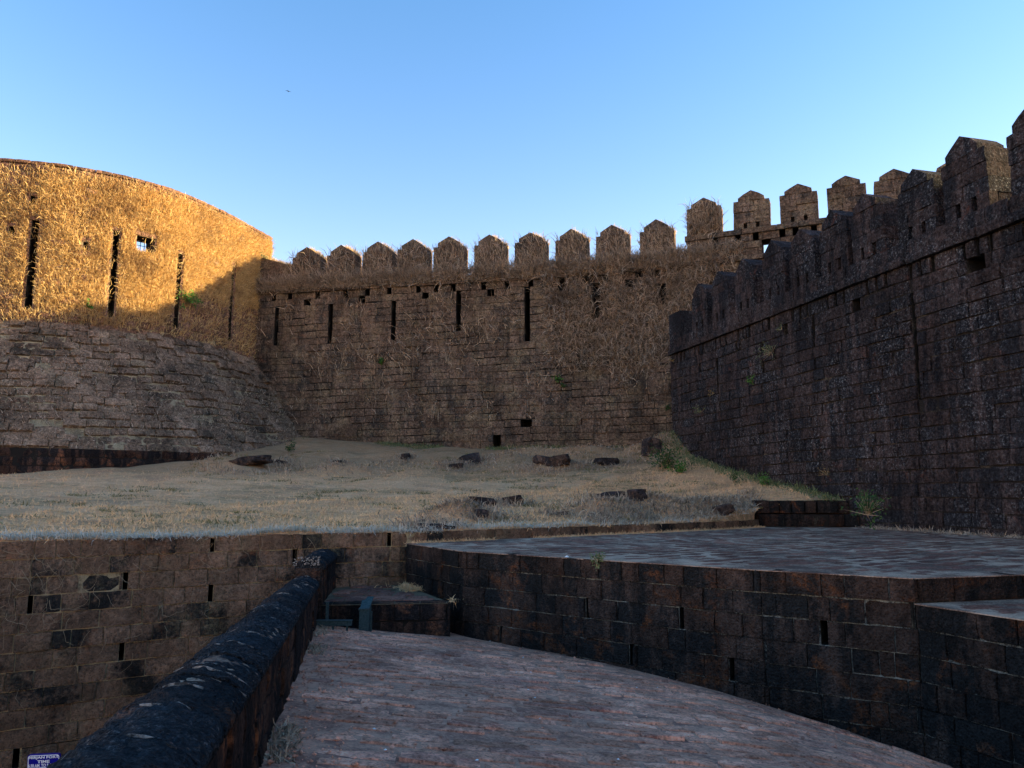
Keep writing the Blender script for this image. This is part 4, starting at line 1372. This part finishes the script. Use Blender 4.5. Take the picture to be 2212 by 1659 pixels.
# plants ----------------------------------------------------------------
def plant(name, base, nrm, n, r, mat, label, cat='plant', leaf=.06, group=None, flatten=1.0, tall=1.0, narrow=.55):
    o = empty(name, tuple(base))
    tag(o, label, cat, group)
    PW[o.name] = Matrix.Translation(Vector(base))
    rs_ = np.random.default_rng(abs(hash(label)) % 9999 if False else sum(map(ord, label)))
    nrm = np.array(nrm, float); nrm /= np.linalg.norm(nrm)
    V, Fc, rn = [], [], []
    SV, SF = [], []
    ns = max(4, n // 14)
    for s_ in range(ns):
        d = nrm * rs_.uniform(.5, 1.0) + rs_.normal(0, .55, 3); d[2] += .35 * tall
        d /= np.linalg.norm(d)
        L = r * rs_.uniform(.55, 1.1)
        tip = d * L + np.array([0, 0, -.12 * L])
        sd_ = np.cross(d, rs_.normal(0, 1, 3)); sd_ /= np.linalg.norm(sd_)
        rr = .006 + .01 * r
        b = len(SV)
        SV += [sd_ * rr, -sd_ * rr, np.cross(d, sd_) * rr, tip]
        SF += [(b, b + 1, b + 3), (b + 1, b + 2, b + 3), (b + 2, b, b + 3)]
        for k in range(n // ns):
            f_ = rs_.uniform(.25, 1.05)
            c = tip * f_ + rs_.normal(0, .07 * r + .01, 3)
            a = rs_.normal(0, 1, 3); a /= np.linalg.norm(a)
            b_ = np.cross(a, rs_.normal(0, 1, 3)); b_ /= np.linalg.norm(b_)
            l = leaf * rs_.uniform(.6, 1.3); wd = l * narrow
            i0 = len(V)
            V += [c - a * l / 2, c + b_ * wd / 2 + np.array([0, 0, .1 * l]), c + a * l / 2, c - b_ * wd / 2 + np.array([0, 0, .1 * l])]
            Fc.append((i0, i0 + 1, i0 + 2, i0 + 3))
            rn += [rs_.random()] * 4
    ml = mesh('leaves', V, Fc, rnd=rn); ml.materials.append(mat)
    lo = bpy.data.objects.new('leaves', ml); COL.objects.link(lo); lo.parent = o; lo['kind'] = 'stuff'
    mst = mesh('stem', SV, SF); mst.materials.append(M['straw'])
    st = bpy.data.objects.new('stem', mst); COL.objects.link(st); st.parent = o
    return o

def wp(path, u, v, off=.03):
    s_, z_ = path.hit(u, v)
    p = path.pt(s_, z_, off)
    n_ = path.nrm(s_)
    return p, (n_[0], n_[1], .3)
p, n_ = wp(BAST, 402, 650); plant('wall_plant', p, n_, 260, .85, M['green'], 'leafy green plant sprouting beside the third slit of the bastion', leaf=.14)
p, n_ = wp(BAST, 190, 664); plant('wall_plant', p, n_, 60, .35, M['green'], 'small bright green sprig low on the sunlit bastion wall', leaf=.12)
p, n_ = wp(BAST, 565, 560); plant('wall_plant', p, n_, 120, .6, M['olive'], 'dull olive weed where the bastion meets the centre wall', leaf=.1)
p, n_ = wp(CENTRE, 826, 787); plant('wall_plant', p, n_, 80, .32, M['green'], 'lone bright green sprig halfway up the centre wall, below the third slit', leaf=.13)
p, n_ = wp(CENTRE, 1208, 822); plant('wall_plant', p, n_, 110, .5, M['green'], 'green weed on the centre wall below the hanging straw', leaf=.11)
p, n_ = wp(CENTRE, 1216, 836); plant('wall_plant', p, n_, 60, .3, M['dgreen'], 'small darker weed just under the green weed on the centre wall', leaf=.1)
p, n_ = wp(CENTRE, 1440, 882); plant('wall_plant', p, n_, 50, .25, M['dgreen'], 'tiny green weed by the corner of the right wall', leaf=.1)
p, n_ = wp(RIGHT, 1668, 762); plant('wall_plant', p, n_, 300, .55, M['olive'], 'large dusty flowering weed high on the right wall', leaf=.06, narrow=.3)
p, n_ = wp(RIGHT, 1690, 712); plant('wall_plant', p, n_, 60, .25, M['olive'], 'wispy weed under a square hole of the right wall', leaf=.06, narrow=.3)
p, n_ = wp(RIGHT, 1628, 830); plant('wall_plant', p, n_, 160, .36, M['green'], 'narrow green weed halfway up the right wall', leaf=.06, tall=1.5)
p, n_ = wp(RIGHT, 1517, 890); plant('wall_plant', p, n_, 150, .38, M['olive'], 'pale green weed low on the right wall near its corner', leaf=.07, narrow=.3)
p, n_ = wp(RIGHT, 1544, 850); plant('wall_plant', p, n_, 50, .3, M['brownleaf'], 'thin yellowed weed below the narrow slit near the corner', leaf=.06)
p, n_ = wp(RIGHT, 1788, 1026); plant('wall_plant', p, n_, 130, .34, M['brownleaf'], 'dry brown tuft at the foot of the right wall above the steps', leaf=.05, narrow=.3)
p, n_ = wp(RIGHT, 1456, 782); plant('wall_plant', p, n_, 40, .3, M['brownleaf'], 'yellow sprig on the edge of the right wall corner', leaf=.09)

def gp(u, v):
    """sighting on the lawn"""
    d = ray(u, v)
    best = None
    for t in np.linspace(12, 48, 900):
        x, y, z = d[0] * t, d[1] * t, d[2] * t
        if y < float(edge_y(np.array([x]))[0]): continue
        if z <= float(lawn_z(x, y)):
            return np.array([x, y, float(lawn_z(x, y))])
    return AT(u, v, 36)
def bush(u, v, n, r, mat, label, name='bush', leaf=.08, z=None):
    b = gp(u, v) if z is None else np.array([*G(u, v, z), z])
    plant(name, b, (0, -.2, 1), n, r, mat, label, 'bush', leaf=leaf)
bush(1440, 1012, 900, 1.1, M['dgreen'], 'dark green bush at the foot of the corner of the right wall', leaf=.1)
bush(1470, 1022, 260, .6, M['green'], 'lower green bush right of the mound by the wall corner', leaf=.09)
bush(1585, 1042, 160, .4, M['dgreen'], 'small green bush along the right wall, left of the bigger one', leaf=.07)
bush(1650, 1048, 260, .5, M['green'], 'knee high green bush against the middle of the right wall base', leaf=.07)
bush(1872, 1112, 420, .55, M['dgreen'], 'rounded dark bush growing beside the top of the stone steps', leaf=.07, z=-.45)
bush(625, 978, 240, .6, M['dgreen'], 'green weeds where the sloping apron meets the centre wall', leaf=.09)
bush(1148, 962, 120, .4, M['dgreen'], 'small weed at the foot of the centre wall right of the doorway', leaf=.09)
bush(816, 1259, 160, .22, M['dgreen'], 'small dark green weed at the back of the landing', leaf=.05, z=Z_LAND)
bush(1655, 1134, 90, .25, M['green'], 'straggly green weed at the left end of the stone steps', leaf=.05, z=Z_PLAT)
bush(1290, 1209, 130, .16, M['olive'], 'flat tuft of green grass on the edge of the platform', leaf=.05, z=Z_PLAT)
bush(1790, 1120, 20, .1, M['olive'], 'tiny weed on the face of the lower stone step', leaf=.04, z=-.8) if False else None
bush(934, 1157, 60, .18, M['olive'], 'olive weed growing over the low wall behind the platform corner', leaf=.05, z=Z_PLAT)

# rocks ------------------------------------------------------------------
ROCKS = []
def rock(u, v, size, label, flat=(1, .8, .6), z=None, mat='rock', name='boulder', sink=.10, seed=0, y=None):
    rs_ = np.random.default_rng(seed + 100)
    size *= 1.2 if seed not in (18, 20, 22) else 1.0
    b = gp(u, v) if z is None else np.array([*G(u, v, z), z])
    import bmesh
    bm = bmesh.new()
    bmesh.ops.create_icosphere(bm, subdivisions=3, radius=.5)
    ph = rs_.uniform(0, 6, 6)
    for vv in bm.verts:
        c = vv.co
        k = 1 + .18 * math.sin(c.x * 9 + ph[0]) * math.sin(c.y * 8 + ph[1]) + .13 * math.sin(c.z * 13 + ph[2] + c.x * 6) + .08 * math.sin(c.x * 24 + ph[3]) * math.sin(c.z * 22 + ph[4]) + rs_.normal(0, .02)
        c *= k
        for ax in range(3):
            lim = .36
            if abs(c[ax]) > lim: c[ax] = math.copysign(lim + (abs(c[ax]) - lim) * .15, c[ax])
    me = bpy.data.meshes.new(name); bm.to_mesh(me); bm.free()
    o = link(name, me, M[mat])
    o.scale = (size * flat[0], size * flat[1], size * flat[2])
    o.rotation_euler = (0, rs_.uniform(-.2, .2), rs_.uniform(-.5, .5))
    o.location = (b[0], b[1], b[2] + size * flat[2] * (.28 - sink))
    tag(o, label, 'rock')
    ROCKS.append((o.location.x, o.location.y, size * flat[0], z is None))
    return o
rock(1040, 1093, .72, 'flat topped dark rock on the left of the near mound, straw around it', (1.15, .8, .5), seed=1)
rock(1108, 1090, .62, 'rounded dark rock on the right of the near mound', (1, .8, .6), seed=2)
rock(1040, 1116, .34, 'small brown rock half buried at the front of the near mound', (1, .8, .7), seed=3)
rock(1319, 1080, .75, 'long slanting black rock on the grassy bank left of the squarer one', (1.2, .8, .5), seed=4)
rock(1376, 1078, .55, 'squarish dark rock with a white top on the grassy bank', (1, .8, .7), seed=5)
rock(1562, 1108, .52, 'dark rock sticking out of the straw bank near the steps', (1.2, .8, .6), seed=6)
rock(1300, 1116, .22, 'little dark stone low in the straw bank', (1, .8, .7), seed=7)
rock(936, 1140, .5, 'low flat rock near the edge of the lawn', (1.3, .8, .25), seed=8)
rock(905, 1143, .22, 'pebble sized dark stone left of the low flat rock', (1.2, .8, .3), seed=9)
rock(967, 1141, .25, 'small flat stone right of the low flat rock', (1.3, .8, .3), seed=10)
rock(1208, 1112, .35, 'worn brown stone in the bare patch between the two banks', (1.4, .8, .3), seed=11)
rock(876, 991, .45, 'single dark stone in front of the centre wall', (1, .8, .8), seed=12)
rock(1015, 1003, .95, 'pointed brown rock left in the far mound', (1, .8, .7), seed=13)
rock(985, 1010, .5, 'low rock at the left tail of the far mound', (1.3, .8, .5), seed=14)
rock(1178, 1000, .8, 'flat layered rock in the middle far mound', (1.3, .8, .5), seed=15)
rock(1205, 1002, .9, 'big grey rock set in the middle far mound', (1.2, .8, .55), seed=16)
rock(1310, 1003, .8, 'straw covered rock in the mound near the wall corner', (1.4, .8, .5), seed=17)
rock(1408, 978, 1.1, 'tall weathered rubble heap against the corner of the right wall', (.9, .8, 1.0), seed=18, sink=.1)
rock(608, 1000, .4, 'small grey stone beside the end of the plinth', (1.4, .8, .4), seed=19)
rock(540, 1001, 1.2, 'low grey rubble mound at the foot of the sloping apron', (1.8, 1, .4), seed=20)
rock(728, 998, .3, 'little stone lying right of the rubble mound', (1.4, .8, .4), seed=21)
rock(1955, 1127, .7, 'flat rubble stone lying at the right end of the stone steps', (1.6, .7, .3), z=Z_PLAT, seed=22)

RP = []
for (x_, y_, sz, lawn_) in ROCKS:
    if not lawn_: continue
    for k in range(int(380 * max(.5, sz))):
        a = random.uniform(0, 6.283); q_ = sz * (.55 + abs(random.gauss(0, .35)))
        xx, yy = x_ + math.cos(a) * q_, y_ + math.sin(a) * q_ * .8
        if yy < float(edge_y(np.array([xx]))[0]) + .1: continue
        RP.append((xx, yy, float(lawn_z(xx, yy))))
RP = np.array(RP)
blades('rock_straw', RP, np.tile([[0, -.2, .8]], (len(RP), 1)), (.12, .42), .022, .9, .5, M['straw'], 'long straw tangled round the rocks on the lawn', 'dry grass', up=.3, seed=60)
TPt = []
while len(TPt) < 15000:
    xx, yy = random.uniform(-13, 9), random.uniform(13.5, 37)
    if yy < float(edge_y(np.array([xx]))[0]) + .3: continue
    n_ = vn(np.array([xx]), np.array([yy * 1.8]), np.array([0.]), .8, 91)[0]
    if n_ < .58: continue
    cz = float(lawn_z(xx, yy))
    for k in range(random.randint(12, 40)):
        dx, dy = random.gauss(0, .16), random.gauss(0, .08)
        TPt.append((xx + dx, yy + dy, cz))
TPt = np.array(TPt)
blades('lawn_tufts', TPt, np.tile([[0, 0, .8]], (len(TPt), 1)), (.05, .16), .022, .5, .6, M['tuft'], 'scattered low olive green tufts in the dry lawn', 'grass', up=.2, seed=61)

# metal pieces by the landing --------------------------------------------
mb = empty('metal_crossbar', tuple(AT(722, 1345, 12.35)))
tag(mb, 'low blue green metal bar on short feet at the far left of the ramp', 'metal bar')
PW[mb.name] = Matrix.Translation(mb.location)
def child(name, parent, v, f, mat):
    me = mesh(name, v, f); me.materials.append(mat)
    o = bpy.data.objects.new(name, me); COL.objects.link(o); o.parent = parent
    return o
zr = float(ramp_z(mb.location.x, mb.location.y)) - mb.location.z
child('bar', mb, *box(-.27, .27, -.03, .03, -.04, .03), M['green_metal'])
child('bar_lip', mb, *box(-.28, .28, -.045, .04, .0305, .042), M['green_metal'])
for x in (-.22, -.02, .2):
    child('foot', mb, *box(x - .012, x + .012, -.02, .02, zr - .05, -.04), M['green_metal'])
lp = AT(789, 1352, 12.62)
ls = empty('metal_plaque_stand', tuple(lp))
tag(ls, 'small blue green metal stand with a slanted top plate in front of the landing', 'stand')
zr = float(ramp_z(lp.x, lp.y)) - lp.z
v = [(-.08, -.12, zr - .03), (.07, -.12, zr - .03), (.07, .1, zr - .03), (-.08, .1, zr - .03), (-.08, -.12, .26), (.07, -.12, .27), (.07, .1, .40), (-.08, .1, .39)]
child('stand_body', ls, v, box(0, 1, 0, 1, 0, 1)[1], M['green_metal'])
v = [(-.09, -.14, .262), (.08, -.14, .272), (.10, .13, .422), (.0, .13, .422), (-.09, -.14, .282), (.08, -.14, .292), (.10, .13, .442), (.0, .13, .442)]
child('top_plate', ls, v, box(0, 1, 0, 1, 0, 1)[1], M['green_metal'])
child('rear_flange', ls, *box(.075, .095, .0, .06, zr - .03, .22), M['green_metal'])
pp = AT(706, 1338, 12.55)
po = empty('metal_post', tuple(pp))
tag(po, 'thin dark metal post standing against the raised parapet end', 'post')
child('post_shaft', po, *box(-.02, .02, -.02, .02, -.1, .26), M['green_metal'])
child('post_cap', po, *box(-.026, .026, -.026, .026, .2605, .272), M['green_metal'])

# sign board --------------------------------------------------------------
yb = 9.5
c_tl, c_tr = AT(60, 1629, yb), AT(130, 1627, yb)
wS = (c_tr - c_tl).length
sg = empty('visiting_hours_sign', tuple((c_tl + c_tr) / 2))
tag(sg, 'blue sign board with white lettering giving the fort hours, down at lower left', 'sign')
ang = math.atan2((c_tr - c_tl).z, (c_tr - c_tl).x)
sg.rotation_euler = (math.radians(0), -ang - math.radians(1.0), math.radians(0))
hw_, Hs = wS / 2, wS * .9
def rrect(x0, x1, z0, z1, r, n=5):
    pts = []
    for cx_, cz_, a0 in ((x1 - r, z1 - r, 0), (x0 + r, z1 - r, 90), (x0 + r, z0 + r, 180), (x1 - r, z0 + r, 270)):
        for k in range(n + 1):
            a = math.radians(a0 + 90 * k / n)
            pts.append((cx_ + r * math.cos(a), cz_ + r * math.sin(a)))
    return pts
def plate(name, pts, y0, y1, mat, parent, inner=None):
    n = len(pts)
    if inner is None:
        V = [(x, y0, z) for x, z in pts] + [(x, y1, z) for x, z in pts]
        Fc = [tuple(range(n)), tuple(range(2 * n - 1, n - 1, -1))] + [(i, n + i, n + (i + 1) % n, (i + 1) % n) for i in range(n)]
    else:
        V = [(x, y0, z) for x, z in pts] + [(x, y0, z) for x, z in inner] + [(x, y1, z) for x, z in pts] + [(x, y1, z) for x, z in inner]
        Fc = []
        for i in range(n):
            j = (i + 1) % n
            Fc += [(i, j, n + j, n + i), (i, 2 * n + i, 2 * n + j, j), (n + i, n + j, 3 * n + j, 3 * n + i)]
    return child(name, parent, V, Fc, mat)
plate('board', rrect(-hw_, hw_, -Hs, 0, .03), -.004, .02, M['signblue'], sg)
plate('border_line', rrect(-hw_ + .008, hw_ - .008, -Hs + .01, -.012, .028), -.0065, -.0035, M['signwhite'], sg, rrect(-hw_ + .015, hw_ - .015, -Hs + .017, -.019, .022))
child('divider_line', sg, *box(-hw_ + .012, hw_ - .012, -.0064, -.0036, -wS * .405 - .004, -wS * .405 + .004), M['signwhite'])
def text(parent, s_, x, z, h, width, name='lettering'):
    cu = bpy.data.curves.new(name, 'FONT')
    cu.body = s_; cu.align_x = 'CENTER'; cu.size = 1.0; cu.extrude = .0; cu.offset = .025
    to = bpy.data.objects.new('tmp', cu); COL.objects.link(to)
    dg = bpy.context.evaluated_depsgraph_get()
    me = bpy.data.meshes.new_from_object(to.evaluated_get(dg))
    bpy.data.objects.remove(to)
    co = np.array([v.co for v in me.vertices])
    x0_, x1_, y0_, y1_ = co[:, 0].min(), co[:, 0].max(), co[:, 1].min(), co[:, 1].max()
    for vv in me.vertices:
        vv.co = Vector((x + ((vv.co.x - (x0_ + x1_) / 2) / (x1_ - x0_)) * width, -.0058, z + (vv.co.y - y0_) / (y1_ - y0_) * h))
    me.name = name
    me.materials.clear(); me.materials.append(M['signwhite'])
    o = bpy.data.objects.new(name, me); COL.objects.link(o); o.parent = parent
    return o
text(sg, 'MIRJAN FORT', 0, -wS * .155, wS * .095, wS * .93)
text(sg, 'TIME', 0, -wS * .265, wS * .085, wS * .38)
text(sg, '6:30 AM. TO 5:45 PM.', 0, -wS * .38, wS * .095, wS * .93)
for x in (-hw_ * .6, hw_ * .6):
    child('sign_post', sg, *box(x - .02, x + .02, .021, .06, -(5.4 + c_tl.z) - .0 if False else -(c_tl.z + 5.45), -.05), M['iron'])

# litter ------------------------------------------------------------------
def litter(x, y, z, r, label, seed, name='litter'):
    rs_ = np.random.default_rng(seed)
    n = 7
    V = [(math.cos(6.283 * k / n) * r * rs_.uniform(.6, 1.2), math.sin(6.283 * k / n) * r * .7 * rs_.uniform(.6, 1.2), rs_.uniform(0, .3) * r) for k in range(n)] + [(0, 0, r * .75), (0, 0, -r * .1)]
    Fc = [(k, (k + 1) % n, n) for k in range(n)] + [((k + 1) % n, k, n + 1) for k in range(n)]
    me = mesh(name, V, Fc); me.materials.append(M['white'])
    o = bpy.data.objects.new(name, me); o.location = (x, y, z); COL.objects.link(o)
    tag(o, label, 'litter')
    return o
x, y = G(1783, 1137, Z_PLAT); litter(x, y, Z_PLAT + .0, .085, 'crumpled white paper lying on the platform in front of the stone steps', 1)
x, y = G(1224, 1204, Z_PLAT); litter(x, y, Z_PLAT, .045, 'small white scrap near the platform edge beside the green tuft', 2)
spots = [(1129, 1421), (1146, 1452), (1130, 1419), (1058, 1385), (1141, 1490), (1155, 1507), (832, 1620), (1030, 1642), (1420, 1485), (736, 1484), (1052, 1370), (1166, 1552), (1250, 1472), (1335, 1640), (808, 1575), (1115, 1452), (1095, 1388), (1375, 1485)]
for i, (u, v) in enumerate(spots):
    d = ray(u, v)
    for t in np.linspace(3, 15, 2400):
        if d[2] * t <= float(ramp_z(d[0] * t, d[1] * t)) + .012:
            o = litter(d[0] * t, d[1] * t, d[2] * t, random.uniform(.008, .016), 'tiny white fleck of litter on the ramp paving', 50 + i, 'litter_fleck')
            o['group'] = 'white flecks scattered over the ramp'
            break
# small stick on the platform edge
x, y = G(1131, 1201, Z_PLAT)
# white lichen flakes on the nearest right merlons and end face of the raised parapet
rs_ = np.random.default_rng(3)
V, Fc = [], []
for k in range(60):
    x_ = fx2(12.8) - rs_.uniform(.05, .5); z_ = -1.14 + rs_.uniform(-.05, .10)
    r_ = rs_.uniform(.008, .03)
    b = len(V)
    m_ = 6
    for j in range(m_):
        V.append((x_ + r_ * math.cos(j * 1.047) * rs_.uniform(.5, 1.2), 12.794 + rs_.normal(0, .001), z_ + r_ * math.sin(j * 1.047) * rs_.uniform(.4, 1)))
    Fc.append(tuple(range(b, b + m_)))
link('lichen_flakes', mesh('lichen_flakes', V, Fc), M['mortar'], w10)['kind'] = 'stuff'

# grit on the ramp
GV, GF, gr = [], [], []
for k in range(2600):
    y_ = random.uniform(3.4, 12.7)
    x_ = px_par(y_) + (abs(random.gauss(0, .5)) if random.random() < .5 else random.uniform(0, 6))
    h_ = FRONT.P; 
    xm = np.interp(y_, [6.5, 9.3, 10.3, 13.3], [6.0, 4.7, 3.2, -.9])
    if x_ > xm - .1: continue
    r_ = random.uniform(.004, .016) * (1 if random.random() < .93 else 2)
    z_ = float(ramp_z(x_, y_)) + r_ * .2
    b = len(GV)
    for (a_, b_, c_) in ((1, 0, 0), (-1, 0, 0), (0, 1, 0), (0, -1, 0), (0, 0, .8), (0, 0, -.8)):
        k_ = r_ * random.uniform(.6, 1.2)
        GV.append((x_ + a_ * k_ + random.gauss(0, r_ * .2), y_ + b_ * k_, z_ + c_ * k_ * .8))
    for f_ in ((0, 2, 4), (2, 1, 4), (1, 3, 4), (3, 0, 4), (2, 0, 5), (1, 2, 5), (3, 1, 5), (0, 3, 5)):
        GF.append(tuple(b + q_ for q_ in f_))
    gr += [random.random()] * 6
tag(link('loose_grit', mesh('loose_grit', GV, GF, rnd=gr), M['ramp']), 'small loose stones and grit scattered over the ramp', 'grit', kind='stuff')

# bird -----------------------------------------------------------------------
bp = AT(622, 197.5, 150)
bd = empty('bird', tuple(bp))
tag(bd, 'tiny dark bird gliding high in the blue sky at upper left', 'bird')
V, Fc = [], []
secs = [(-.32, .0), (-.22, .05), (-.05, .09), (.12, .08), (.22, .06), (.30, .015)]
for (y_, r_) in secs:
    for k in range(6):
        a = k * math.pi / 3
        V.append((r_ * math.cos(a) + .0001 * k, y_, r_ * .8 * math.sin(a)))
for i in range(len(secs) - 1):
    for k in range(6):
        Fc.append((i * 6 + k, i * 6 + (k + 1) % 6, (i + 1) * 6 + (k + 1) % 6, (i + 1) * 6 + k))
child('body', bd, V, Fc, M['bird'])
for sg_ in (-1, 1):
    V = [(0, .12, .02), (sg_ * .28, .16, .10), (sg_ * .62, .02, .06), (sg_ * .34, -.06, .07), (0, -.10, .02)]
    V2 = [(x, y, z - .015) for x, y, z in V]
    child('wing', bd, V + V2, [(0, 1, 2, 3, 4), (9, 8, 7, 6, 5)] + [(i, 5 + i, 5 + (i + 1) % 5, (i + 1) % 5) for i in range(5)], M['bird'])
child('tail', bd, [(-.03, -.28, 0), (.03, -.28, 0), (.08, -.48, 0), (-.08, -.48, 0), (-.03, -.28, -.012), (.03, -.28, -.012), (.08, -.48, -.012), (-.08, -.48, -.012)], box(0, 1, 0, 1, 0, 1)[1], M['bird'])
bd.rotation_euler = (0, math.radians(14), math.radians(70))
bd.rotation_euler = (0, math.radians(12), math.radians(10))
